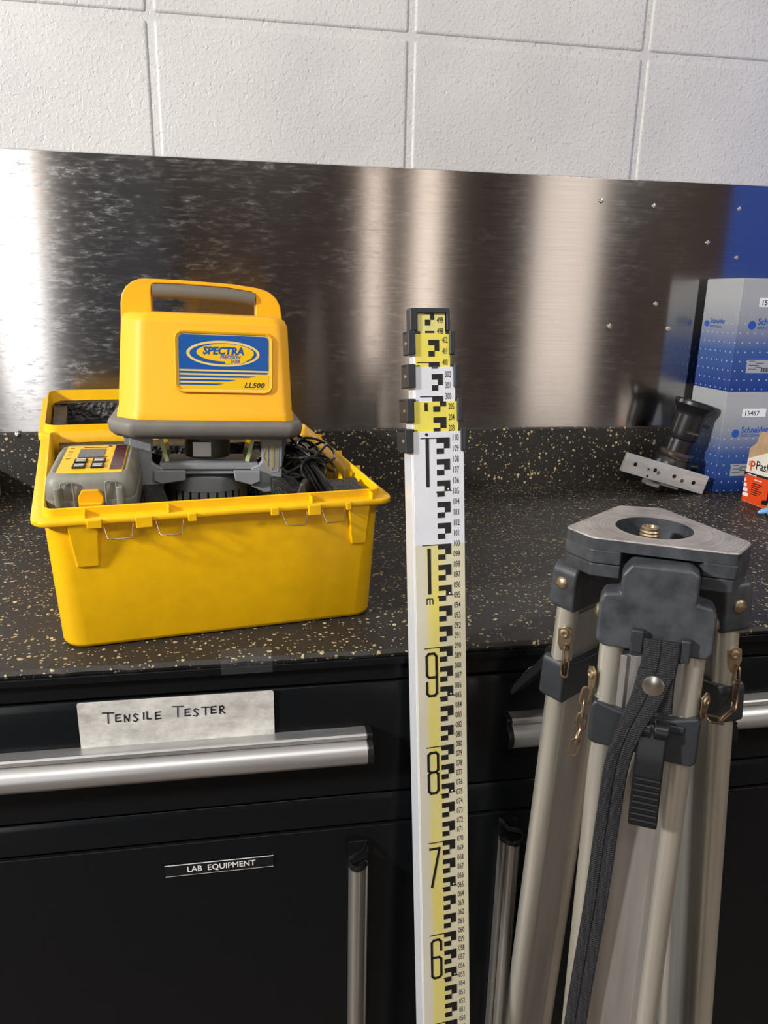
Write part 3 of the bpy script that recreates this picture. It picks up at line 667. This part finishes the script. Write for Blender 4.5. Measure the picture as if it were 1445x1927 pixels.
for r in range(35, 111, 5):
    z = r/100
    if r % 10 == 5:
        q.prism([(.0129, z-.0002), (.0145, z-.0002), (.0129, z+.0018)], 'y', -.0003, .0002); q.prism([(0, z-.0002), (-.0015, z-.0002), (0, z-.002)], 'y', -.0003, .0002)
    else: q.box(-.0155, 0, -.0003, .0002, z-.0008, z)
q.build('graduations', BLK, st)
q = MB()
for r in range(45, 111): digits(q, r, 0, .0152, .0218, -.00012)
q.build('graduation_numbers', BLK, st)
for r in range(45, 110, 10):
    q = MB(); q.lathe([(.0001, 0), (.0009, 0), (.0001, .0001)], (.0108, -.0003, r/100+.002), (0, -1, 0), 10); q.build('marker_dot', WHT, st)
DG = {'9': [[(1, .62), (1, .93), (.78, 1), (.22, 1), (0, .94), (0, .5), (.2, .44), (1, .44)], [(1, .9), (1, .06), (.78, 0), (.22, 0), (.0, .06), (0, .33)]],
      '8': [[(.22, .52), (0, .57), (0, .94), (.22, 1), (.78, 1), (1, .94), (1, .57), (.78, .52), (.22, .52), (0, .46), (0, .06), (.22, 0), (.78, 0), (1, .06), (1, .46), (.78, .52)]],
      '7': [[(0, .97), (1, .97), (.14, 0)]], '6': [[(1, .72), (1, .94), (.78, 1), (.22, 1), (0, .94), (0, .06), (.22, 0), (.78, 0), (1, .06), (1, .48), (.78, .54), (0, .54)]],
      '5': [[(1, 1), (0, 1), (0, .55), (.8, .55), (1, .48), (1, .06), (.78, 0), (.22, 0), (0, .06), (0, .2)]], '4': [[(.8, 0), (.8, 1), (0, .3), (1, .3)]]}
q = MB()
for d, zt in (('9', .894), ('8', .794), ('7', .6945), ('6', .594), ('5', .494), ('4', .394)):
    q = MB()
    for stk in DG[d]: q.strip([(-.0133+x*.0098, zt-.042+z*.042) for x, z in stk], .0024, .0002, y=-.0001)
    q.build('decimetre_numeral', BLK, st)
for z0, z1 in ((.9525, .9965), (1.0545, 1.1)): q = MB(); q.box(-.0106, -.0074, -.0003, .0002, z0, z1); q.build('decimetre_numeral', BLK, st)
q = MB()
q.text('m', .0135, XZ(-.0089, -.00012, .9425), bold=.005, sx=.78, align='CENTER'); q.build('metre_letter', BLK, st)
q = MB(); q.lathe([(.0001, 0), (.0015, 0), (.0001, .0001)], (-.0095, -.0002, 1.1030), (0, -1, 0), 14); q.build('metre_dot', BLK, st)
for base, off0, lo, hi, t3, nx, nums, yy in ((2.03, 1.1087, 2.0270, 2.0543, (-.0021, .0046, .0104), (.0124, .0186), (203, 204, 205), .0014), (3.0, 1.138, 2.9950, 3.0262, (-.0025, .0033, .008), (.0099, .0163), (300, 301, 302), .0029),
        (4.0, 1.169, 3.995, 4.0250, (-.0047, .001, .0055), (.0083, .0137), (400, 401, 402), .0044), (4.98, 1.197, 4.9782, 4.9955, (-.007, -.002, .0018), (.0042, .0106), (498, 499), .0067)):
    off = off0-base
    q = ladder(off, lo, hi, *t3, yy)
    for r in (300, 400):
        if lo < r/100 < hi: q.box(t3[0]-.0115, t3[0], yy-.0002, yy+.0003, r/100+off-.0008, r/100+off)
    if base == 2.03: q.box(-.0105, -.0075, yy-.0002, yy+.0003, 1.1245, 1.132)
    q.build('graduations', BLK, st)
    q = MB()
    for r in nums: digits(q, r, off, nx[0], nx[1], yy-.00012, .0058)
    q.build('graduation_numbers', BLK, st)

# ------------------------------------------------------------------ tripod
TC = Vector((.285, -.788, 0))
def dr_(a): return Vector((cos(rad(a)), sin(rad(a)), 0))
tri = thing('survey_tripod', 'aluminium survey tripod with charcoal triangular head and black carrying strap, standing before the counter', 'tripod', TC)
HZ = 1.04
# head plate with three corner pads
hp = []
cor = [((.2118, -.7745), (.2217, -.8049)), ((.3168, -.8576), (.3448, -.8336)), ((.3254, -.7275), (.2896, -.7146))]
flat = []
for pr_ in cor: flat += [Vector((p[0], p[1], 0))-TC for p in pr_]
flat = [Vector((p.x, p.y, 0)) for p in flat]
def rpoly(P, r=.004, n=3):
    out = []; k = len(P)
    for i in range(k):
        p = P[i]; A = p+(P[i-1]-p).normalized()*r; Cc = p+(P[(i+1) % k]-p).normalized()*r
        for j in range(n+1):
            s = j/n; out.append(A*(1-s)**2+2*p*s*(1-s)+Cc*s*s)
    return out
out0 = rpoly(flat)
HC = Vector((.0005, .0015, 0)); n = 48
hole = [HC+Vector((.0315*cos(2*pi*k/n), .0315*sin(2*pi*k/n), 0)) for k in range(n)]
def resample(P, n):  # radial resample of the outline about the hole
    res = []
    for k in range(n):
        d = Vector((cos(2*pi*k/n), sin(2*pi*k/n), 0)); best = None
        for i in range(len(P)):
            a = P[i]-HC; e = P[(i+1) % len(P)]-P[i]; den = d.x*e.y-d.y*e.x
            if abs(den) < 1e-12: continue
            t_ = (a.x*e.y-a.y*e.x)/den; s = (a.x*d.y-a.y*d.x)/den
            if t_ > 0 and -1e-6 <= s <= 1+1e-6: best = t_ if best is None else max(best, t_)
        res.append(HC+d*best)
    return res
n2 = 144; hole = [HC+Vector((.0315*cos(2*pi*k/n2), .0315*sin(2*pi*k/n2), 0)) for k in range(n2)]
oo = resample(out0, n2)
zz = lambda P, z: [(p.x, p.y, z) for p in P]
sc_ = lambda P, f: [HC+(p-HC)*f for p in P]
q = MB(); q.rings([zz(oo, HZ-.0103), zz(oo, HZ-.0013)], False, False); 
q.rings([zz(hole, HZ-.026), zz(hole, HZ-.0003)], False, False)
q.rings([zz(oo, HZ-.0103), zz(hole, HZ-.0103)], False, False)
hd = q.build('head_plate', CASTB, tri, ang=40)
q = MB(); q.rings([zz(oo, HZ-.0013), zz(sc_(oo, .988), HZ-.0002), zz(hole, HZ-.0002)], False, False); q.rings([zz(sc_(oo, .97), HZ-.001), zz(sc_(hole, 1.01), HZ-.001)], False, False); q.build('head_top_face', HEAD, hd, label='worn bare metal top face')
for i in range(3):
    A, Bc = flat[2*i], flat[2*i+1]; prv = flat[2*i-1]; nx = flat[(2*i+2) % 6]
    P1 = A+(prv-A).normalized()*.024; P2 = Bc+(nx-Bc).normalized()*.024; inn = (A+Bc)*.5*.58
    poly = [P1, A, Bc, P2, P2*.62+inn*.3, P1*.62+inn*.3]
    for z0, z1, f in ((HZ-.022, HZ-.0104, 1.0), (HZ-.0335, HZ-.0225, .985)):
        q = MB(); pl = rpoly([p*f for p in poly], .002, 2); q.rings([zz(pl, z0), zz(pl, z1)]); q.build('corner_pad', CASTB, tri, bevel=.0012)
q = MB(); q.lathe([(.001, HZ-.028), (.030, HZ-.028), (.030, HZ-.024), (.001, HZ-.024)], HC, n=36); q.build('screw_guide', BPL, tri)
q = MB(); pf = [(.001, HZ-.024)]
for k in range(8): pf += [(.0085, HZ-.022+k*.0028), (.0076, HZ-.0206+k*.0028)]
pf += [(.0076, HZ+.0008), (.0066, HZ+.0016), (.0050, HZ+.0016), (.0042, HZ-.002), (.0001, HZ-.002)]
q.lathe(pf, HC+Vector((-.004, -.001, 0)), n=24); q.build('mounting_screw', BRASS, tri, ang=25, label='brass threaded mounting screw')

legs = []
def leg_parts(parent):
    q = MB()
    for sx in (-1, 1): q.cyl((sx*.0305, 0, -.03), (sx*.0305, 0, -.62), .0098, n=24)
    q.build('tube', ALU, parent, bevel=.0004)
    q = MB(); q.box(-.0235, .0235, -.0035, .0055, -.075, -.62); q.box(-.0235, -.0175, -.0062, -.0036, -.075, -.62); q.box(.0175, .0235, -.0062, -.0036, -.075, -.62); q.build('inner_panel', ALUP, parent, bevel=.0006)
    q = MB(); q.box(-.019, .019, -.0045, .0045, -.62, -.93); q.prism([(-.019, -.93), (.019, -.93), (.004, -.98), (-.004, -.98)], 'y', -.004, .004); q.build('lower_section', ALUP, parent, bevel=.001)
    # hinge casting
    q = MB(); prof = [(-.0435, -.063), (-.0435, -.030), (-.0405, -.0225), (-.0285, -.0205), (-.0285, -.006), (-.022, .0035), (.022, .0035), (.0285, -.001), (.0285, -.0225), (.0395, -.0245), (.0435, -.030), (.0435, -.060), (.040, -.067), (-.037, -.067)]
    q.prism(prof, 'y', -.0135, .0125); q.build('hinge_block', CASTB, parent, bevel=.003, seg=3, label='charcoal cast hinge block')
    for sx in (-1, 1):
        q = MB(); q.lathe([(.0001, 0), (.0062, 0), (.0056, .0012), (.0035, .0026), (.0001, .003)], (sx*.0434, -.001, -.041), (sx, 0, 0), 16)
        q.box(sx*.0461, sx*.0466, -.005, .003, -.0418, -.0402); q.build('screw', BRASS, parent)
    # clamp collar
    q = MB(); prof = [(a_, b_-.017) for a_, b_ in [(-.042, -.134), (-.042, -.102), (-.039, -.0975), (-.018, -.1035), (.020, -.1035), (.039, -.0985), (.042, -.103), (.042, -.138), (.038, -.1415), (.012, -.1405), (-.01, -.137), (-.036, -.1365)]]
    q.prism(prof, 'y', -.0135, .0125); q.build('clamp_collar', CLAMP, parent, bevel=.0028, seg=3)
    q = MB(); q.box(-.016, .030, -.0155, -.0134, -.130, -.124); q.build('collar_slot', CLAMP, parent, bevel=.0012)
    # lever: ribbed, kicks outwards
    lv = [(-.013, -.121), (-.021, -.122), (-.0265, -.130), (-.0295, -.152), (-.038, -.198), (-.0385, -.2035), (-.034, -.205), (-.0235, -.160), (-.019, -.143), (-.013, -.139)]
    q = MB(); q.rings([[(x, y*1.0, z) for y, z in lv] for x in (-.0085+.004, .0175)]); lvo = q.build('clamp_lever', BPL, parent, bevel=.0018, seg=2)
    for x0, x1 in ((-.0055, .0055), (.0075, .0185)):
        q = MB(); q.cyl((x0, -.0195, -.128), (x1, -.0195, -.128), .0085, n=20); q.build('lever_pivot', BPL, lvo, bevel=.001)
    for k in range(8):
        y = -.0325-.0052*k/7; z = -.165-.033*k/7
        q = MB(); q.tube([(-.003, y-.0002, z), (.016, y-.0002, z)], .0016, 8); q.build('lever_rib', BPL, lvo)
cfg = [('front', -119, (.008, .05)), ('right', 1, (0, .095)), ('left', 121, (0, .042))]
LM = {}
for nm, an, (kt, ko) in cfg:
    o_ = dr_(an); t_ = dr_(an+90)
    dn = (t_*kt+o_*ko+Vector((0, 0, -1))).normalized(); Zl = -dn; Xl = (t_-Zl*t_.dot(Zl)).normalized(); Yl = Zl.cross(Xl)
    fm = frame(o_*.054+(t_*.007 if nm == 'front' else t_*0)+Vector((0, 0, HZ-.0155)), Xl, Yl, Zl)
    LM[nm] = fm
    if not legs:
        e = bpy.data.objects.new('leg', None); COL.objects.link(e); e.parent = tri; e.matrix_local = fm; e.empty_display_size = .02
        leg_parts(e); legs.append(e)
    else:
        e = legs[0].copy(); COL.objects.link(e); e.parent = tri; e.matrix_local = fm
        for ch in list(legs[0].children):
            c = ch.copy(); COL.objects.link(c); c.parent = e
            if nm == 'left' and ch.name.startswith('clamp_lever'): c.matrix_local = Matrix.Translation((0, -.0195, -.128)) @ Matrix.Rotation(rad(-22), 4, 'X') @ Matrix.Translation((0, .0195, .128))
            for g in ch.children:
                d = g.copy(); COL.objects.link(d); d.parent = c
        legs.append(e)
fm = LM['front']
# strap: buckle slot, folded tab with rivet, long tail
def ribbon(q, pts, widths, th=.0016, groove=True):
    P = [Vector(p) for p in pts]; rs = []
    for i, p in enumerate(P):
        t_ = (P[min(i+1, len(P)-1)]-P[max(i-1, 0)]).normalized(); w = widths[i]
        side = Vector((0, -1, 0)).cross(t_).normalized(); nr = t_.cross(side).normalized()
        if nr.y > 0: nr = -nr
        prof = [(-1, 0), (-.9, .9), (-.5, 1.2), (-.08, .95), (0, .35), (.08, .95), (.5, 1.2), (.9, .9), (1, 0), (.9, -.6), (-.9, -.6)]
        rs.append([p+side*(a*w/2)+nr*(b_*th) for a, b_ in prof])
    q.rings(rs)
WEB = m_weave()
q = MB(fm); pts = crom([(.006, -.0215, -.052), (.006, -.0218, -.064), (.005, -.022, -.085), (.006, -.0205, -.112)], 5); ribbon(q, pts, [.027]*len(pts)); stp = q.build('strap', WEB, tri, label='black woven carrying strap')
q = MB(fm); pts = crom([(.004, -.0235, -.078), (-.001, -.026, -.100), (-.010, -.029, -.125), (-.017, -.025, -.160), (-.0195, -.019, -.22), (-.022, -.016, -.30), (-.027, -.015, -.40), (-.030, -.015, -.50), (-.03, -.015, -.60)], 7)
wd_ = [.027-.008*min(1, i/14) for i in range(len(pts))]; ribbon(q, pts, wd_); q.build('strap_tail', WEB, stp)
q = MB(fm); q.lathe([(.0001, 0), (.0085, 0), (.0082, .001), (.006, .0018), (.0001, .002)], (.003, -.0262, -.088), (0, -1, 0), 28); q.build('rivet', ZINC, stp)
q = MB(fm)
q.box(-.017, -.0075, -.021, -.0136, -.066, -.047); q.box(.0195, .027, -.021, -.0136, -.069, -.05); q.box(-.017, .027, -.0195, -.0150, -.069, -.0635); q.build('strap_bar', CLAMP, tri, bevel=.0015)
# retaining tabs and chains, placed in each leg's own frame
def link(q, p, d, L_=.0135, w=.0035, r=.001, tw=0):
    d = Vector(d).normalized(); s = d.cross(Vector((sin(tw), cos(tw), .2))).normalized()
    pts = []
    for k in range(16):
        a = 2*pi*k/16; pts.append(Vector(p)+d*((L_/2-w)*(1 if cos(a) > 0 else -1)+w*cos(a))+s*(w*sin(a)))
    q.loop(pts, r, 6)
def tabpart(fmx, x, y, z, ang):
    m_ = fmx @ Matrix.Translation((x, y, z)) @ Matrix.Rotation(ang, 4, 'Z')
    q = MB(m_); pl = [(-.006, .006), (.001, .009), (.006, .006), (.0065, -.004), (.003, -.014), (-.002, -.015), (-.005, -.008)]
    q.prism(pl, 'y', .0, -.0012); q.lathe([(.0001, 0), (.0046, 0), (.0042, .0016), (.0022, .0022), (.0015, .001), (.0001, .001)], (0, -.0012, .002), (0, -1, 0), 16)
    q.build('chain_tab', BRASS, tri, bevel=.0003)
def chain(pts, fmx):
    for i in range(len(pts)-1):
        a = Vector(pts[i]); b_ = Vector(pts[i+1]); q = MB(fmx); link(q, (a+b_)/2, b_-a, (b_-a).length+.004, tw=(i % 2)*1.4); q.build('chain_link', RUST, tri)
tabpart(fm, -.043, -.004, -.098, rad(-60))
chain([(-.046, -.010, -.108), (-.048, -.011, -.119), (-.048, -.011, -.131), (-.049, -.011, -.143), (-.051, -.012, -.155), (-.053, -.012, -.167)], fm)
tabpart(fm, .043, -.002, -.106, rad(60))
fl = LM['left']; fr_ = LM['right']
tabpart(fl, .0400, .0062, -.090, rad(122)); chain([(.041, .0105, -.101), (.0425, .0125, -.113), (.043, .0135, -.126)], fl)
tabpart(fr_, -.0405, -.001, -.088, rad(-100)); chain([(-.043, -.003, -.098), (-.045, -.002, -.111), (-.048, .001, -.124), (-.054, .006, -.130)], fr_)
w0 = fr_ @ Vector((-.054, .006, -.130)); w1 = fm @ Vector((.047, -.006, -.117)); chain([w0, w0.lerp(w1, .5)+Vector((0, 0, -.006)), w1], Matrix.Identity(4))

# ------------------------------------------------------------------ cartons, lens, plate at the right
def carton(z, h, label, dx=0):
    yaw_ = rad(1.5); m_ = Matrix.Translation((.789+dx, -.1195, z)) @ Matrix.Rotation(yaw_, 4, 'Z')
    c = thing('lens_carton', label, 'carton', m_, 'blue and grey printed cartons')
    W2, D2 = .20, .1035
    q = MB(); q.box(0, W2, 0, D2, 0, h); q.build('carton_body', CART, c, bevel=.0009)
    q = MB(); q.box(.001, W2-.001, .002, D2-.002, h, h+.0012); q.build('carton_flap', simple('carton_lid', (160, 164, 168), .4), c)
    # left side print
    sm = Matrix.Translation((-.0002, 0, 0)) @ Matrix.Rotation(-pi/2, 4, 'Z')
    q = MB(sm); q.prism(ell(-.088, h*.598, .0080, .0056, 24), 'y', 0, -.0002)
    q.text('Schneider', .0125, XZ(-.079, -.0003, h*.605), bold=.02, sx=.88); q.text('KREUZNACH', .0055, XZ(-.078, -.0003, h*.565), sx=1.1); q.build('side_logo', SBLU, c)
    q = MB(); q.prism(ell(.029, h*.598, .0075, .0075, 24), 'y', -.0001, -.0003)
    q.text('Schneider', .0155, XZ(.040, -.0003, h*.605), bold=.02, sx=.9); q.text('KREUZNACH', .007, XZ(.040, -.0003, h*.565), sx=1.2); q.build('front_logo', SBLU, c)
    q = MB(); q.prism(rr(.037, .085, h*.76, h*.84, .001, 2), 'y', -.0001, -.0004); nl = q.build('number_label', WHT, c)
    q = MB(); q.text('15467', .0125, XZ(.0405, -.0006, h*.775), bold=.01); q.build('number_print', BLK, nl)
    q = MB(); q.box(.030, .110, -.0004, -.0001, h*.17, h*.29); bl = q.build('data_label', GLAB, c)
    q = MB()
    for k in range(5): q.box(.034+.014*(k % 2), .046+.014*(k % 2)+.004*(k % 3), -.0006, -.0004, h*(.275-.018*k), h*(.275-.018*k)+.0009)
    for k in range(14): q.box(.060+k*.0016, .060+k*.0016+(.0006 if k % 3 else .0011), -.0006, -.0004, h*.18, h*.22)
    q.build('data_print', BLK, bl)
    return c
carton(ZC+.0003, .1858, 'blue and grey carton standing on the counter, lower of the two stacked cartons')
carton(ZC+.1875, .193, 'blue and grey carton resting on top of the other blue carton', .001)

# plate and lens assembly, tilted
pm = frame((.7637, -.121, ZC+.0004), (cos(rad(-2))*cos(rad(-15.3)), 0.02, sin(rad(15.3))*-1), (0.0, 1, .0), (0, 0, 1))
ang_ = rad(16)
pm = Matrix.Translation((.762, -.1285, ZC+.0006)) @ Matrix.Rotation(ang_, 4, 'Y') @ Matrix.Rotation(rad(2), 4, 'X')
pl_ = thing('lens_mount', 'black machine lens screwed to a drilled aluminium plate, leaning against the lower blue carton', 'lens', pm)
q = MB(); q.box(-.171, 0, 0, .0085, 0, .0345); pp = q.build('drilled_plate', PLT, pl_, bevel=.0006)
for x, z, r in ((-.140, .0185, .0038), (-.114, .0165, .0021), (-.1015, .0185, .0037), (-.094, .0155, .0036), (-.111, .0045, .0022), (-.0635, .0175, .0037), (-.0465, .0135, .0038), (-.0245, .0160, .0040)):
    q = MB(); q.lathe([(.0001, 0), (r, 0), (r, .0003), (r*.9, .0003), (.0001, .00025)], (x*1.07, .0001, z), (0, -1, 0), 16)
    q.build('screw_hole', (ZINC if x in (-.094, -.0465) else BLK), pp)
q = MB(); q.box(-.108, -.083, .0087, .03, -.012, .003); q.box(-.10, -.045, .0087, .035, -.006, .0008); q.build('bracket', PLT, pl_, bevel=.0008)
lc = Vector((-.052, .0475, .022)); la = Vector((-.03, -.02, 1)).normalized(); LS = 1.07
q = MB(); q.lathe([(.001, 0), (.030, 0), (.033, .002), (.033, .014), (.031, .019), (.030, .0225), (.001, .0225)], lc, la*LS, 44); q.build('lens_base_ring', LENSB, pl_, ang=30)
q = MB(); q.lathe([(.001, .0227), (.028, .0227), (.0295, .0255), (.0295, .031), (.026, .035), (.001, .035)], lc, la*LS, 44); q.build('metal_ring', LRING, pl_, ang=30)
q = MB(); q.lathe([(.001, .0352), (.0215, .0352), (.0215, .056), (.0235, .058), (.0245, .063), (.0240, .0635), (.0245, .068), (.0250, .098), (.0255, .103), (.028, .107), (.033, .114), (.0345, .1165), (.0345, .122), (.033, .1235), (.031, .123), (.0255, .112), (.024, .110), (.001, .1095)], lc, la*LS, 48); q.build('lens_barrel', LENSB, pl_, ang=30)
q = MB(); q.lathe([(.001, .1096), (.022, .1098), (.018, .112), (.010, .1132), (.001, .1136)], lc, la*LS, 36); q.build('front_element', simple('coated_glass', (20, 22, 26), .05), pl_)
kn = lc+Vector((.034, -.004, .016)); q = MB(); q.lathe([(.001, 0), (.006, 0), (.0065, .002), (.0065, .012), (.001, .013)], kn, (1, -.4, .2), 18); q.build('lock_knob', LENSB, pl_)
q = MB()
rn = la.cross(Vector((1, 0, 0))).normalized(); fx = la.cross(rn)
tm_ = Matrix((fx, la, rn)).transposed().to_4x4()
if (tm_ @ Vector((0, 0, 1))).y > 0: tm_ = Matrix((-fx, la, -rn)).transposed().to_4x4()
fx = (tm_ @ Vector((1, 0, 0))); rn = (tm_ @ Vector((0, 0, 1)))
tm_.translation = lc+la*.0705*LS+rn*.0252*LS
q.text('Schneider', .0062, tm_, align='CENTER'); q.build('barrel_print', simple('faint_print', (120, 116, 110), .4), pl_)

# orange and white fastener carton (face looks left), open kraft flap above
fc_ = thing('fastener_carton', 'open orange and white fastener carton with brown card flap at the right edge', 'carton', (.812, -.174, ZC))
dz = Vector((.003, -.064, 0))
fm2 = frame((.812, -.172, ZC+.0004), (.03, -1, 0), (1, .03, 0), (0, 0, 1))
fm2.translation = Vector((0, .002, .0004))
q = MB(fm2); q.prism([(0, 0), (.165, 0), (.165, .120), (.105, .118), (.0, .0765)], 'y', 0, .16); q.build('carton_body', CWHT, fc_, bevel=.0008)
q = MB(fm2); q.prism([(.0006, .001), (.1645, .001), (.1645, .055), (.0006, .0485)], 'y', -.0001, -.0004); q.build('orange_print', ORNG, fc_)
q = MB(fm2); q.prism([(.0006, .0487), (.1645, .0552), (.1645, .0600), (.0006, .0528)], 'y', -.0001, -.0004); q.build('black_band', BLK, fc_)
q = MB(fm2)
for k in range(4): q.prism(rr(.0008, .016-.0035*k, .010+.0085*k, .0165+.0085*k, .0025, 3), 'y', -.0005, -.0007)
q.box(.026, .045, -.0007, -.0005, .043, .0445); q.box(.006, .03, -.0007, -.0005, .0500, .0512); q.build('white_print', WHT, fc_)
q = MB(fm2)
for k in range(6): q.box(.022, .048-.004*(k % 3), -.0007, -.0005, .036-.0038*k, .0375-.0038*k)
q.prism([(.052, .006), (.080, .010), (.074, .034), (.064, .034), (.064, .016), (.052, .013)], 'y', -.0005, -.0007); q.build('picture_print', BLK, fc_); q = MB(fm2)
q.text('Paslode', .0215, XZ(.024, -.0004, .0625), bold=.01, sx=.95); q.build('lettering', BLK, fc_)
q = MB(fm2); q.strip([(.0125, .058), (.0125, .0735), (.0185, .0735), (.0205, .070), (.0185, .0665), (.0135, .0665)], .0032, .0003, y=-.0002)
for k in range(3): q.box(.006, .012, -.0005, -.0001, .0655+.003*k, .067+.003*k)
q.build('logo', ORNG, fc_)
q = MB(fm2 @ Matrix.Translation((0, .001, .0765)) @ Matrix.Rotation(rad(-6), 4, 'X')); q.prism([(.0, .0), (.070, .028), (.085, .052), (.030, .052), (.014, .050), (.012, .030), (-.002, .018)], 'y', 0, .0014); q.build('card_flap', KRAFT, fc_)
# glove
q = MB(); N = 14
vs = []
random.seed(3)
pts = [(.751, -.288), (.760, -.262), (.773, -.240), (.778, -.236), (.779, -.26), (.779, -.33), (.772, -.345), (.76, -.31)]
gl = thing('nitrile_glove', 'crumpled light blue disposable glove at the right edge in front of the orange carton', 'glove', (.829, -.300, ZC))
q = MB(Matrix.Translation((-.80, .29, -ZC)))
rsG = []
for k, (f, h) in enumerate(((.96, .0008), (1.0, .003), (.93, .010), (.75, .017), (.5, .02), (.2, .019))):
    rg = []
    for j in range(24):
        u = j/24*len(pts); i = int(u); fr = u-i; a = Vector(pts[i]).lerp(Vector(pts[(i+1) % len(pts)]), fr); c0 = Vector((.768, -.288))
        p = c0+(a-c0)*f; rg.append((p.x, p.y, ZC+h*1.5*(1+.45*sin(j*2.1+k)+.2*sin(j*5))))
    rsG.append(rg)
q.rings(rsG); q.build('palm', GLOVE, gl, ang=80, sub=1)
for k, (x, y, a) in enumerate(((.772, -.291, 205), (.776, -.262, 160))):
    d = Vector((cos(rad(a)), sin(rad(a)), 0)); p = Vector((x, y, ZC+.006))
    q = MB(Matrix.Translation((-.80, .29, -ZC))); q.tube([p, p+d*.012+Vector((0, 0, .003)), p+d*.022+Vector((0, 0, -.0005)), p+d*.027+Vector((0, 0, -.002))], [.006, .0055, .0042, .002], 10); q.build('finger', GLOVE, gl)

# invented blue-grey locker behind the camera, added only for its reflection in the steel
rlk = thing('added_grey_locker', 'tall dull blue-grey locker added unseen behind the viewer to tint the reflection in the steel', 'locker', (-1.05, -4.75, 0))
RL_ = simple('blue_grey_paint', (112, 120, 134), .5)
q = MB(); q.box(-.42, .42, -.24, .2, .001, 2.3); q.build('locker_body', RL_, rlk, bevel=.004)
for k in (-1, 1): q = MB(); q.box(min(k*.41, k*.01), max(k*.41, k*.01), .2005, .218, .05, 2.25); q.build('locker_door', RL_, rlk, bevel=.004)
# blue locker beyond the right edge of the frame (seen mirrored in the steel) and grey end panel on the left
lk = thing('blue_locker', 'blue steel wall locker beyond the cartons, mirrored in the steel sheet', 'locker', (1.06, -.005, ZC))
q = MB(); q.box(0, .45, -.36, -.013, .001, .95); q.build('locker_body', LOCK, lk, bevel=.002)
q = MB(); q.box(.01, .44, -.378, -.3605, .012, .94); q.build('locker_door', LOCK, lk, bevel=.002)
q = MB(); q.box(-.05, 0, -.45, -.012, .0003, .045)
ep = tag(q.build('grey_box', PANE, bevel=.001), 'pale grey box just showing on the counter at the far left edge', 'box'); ep.location = (-.4745, 0, ZC)
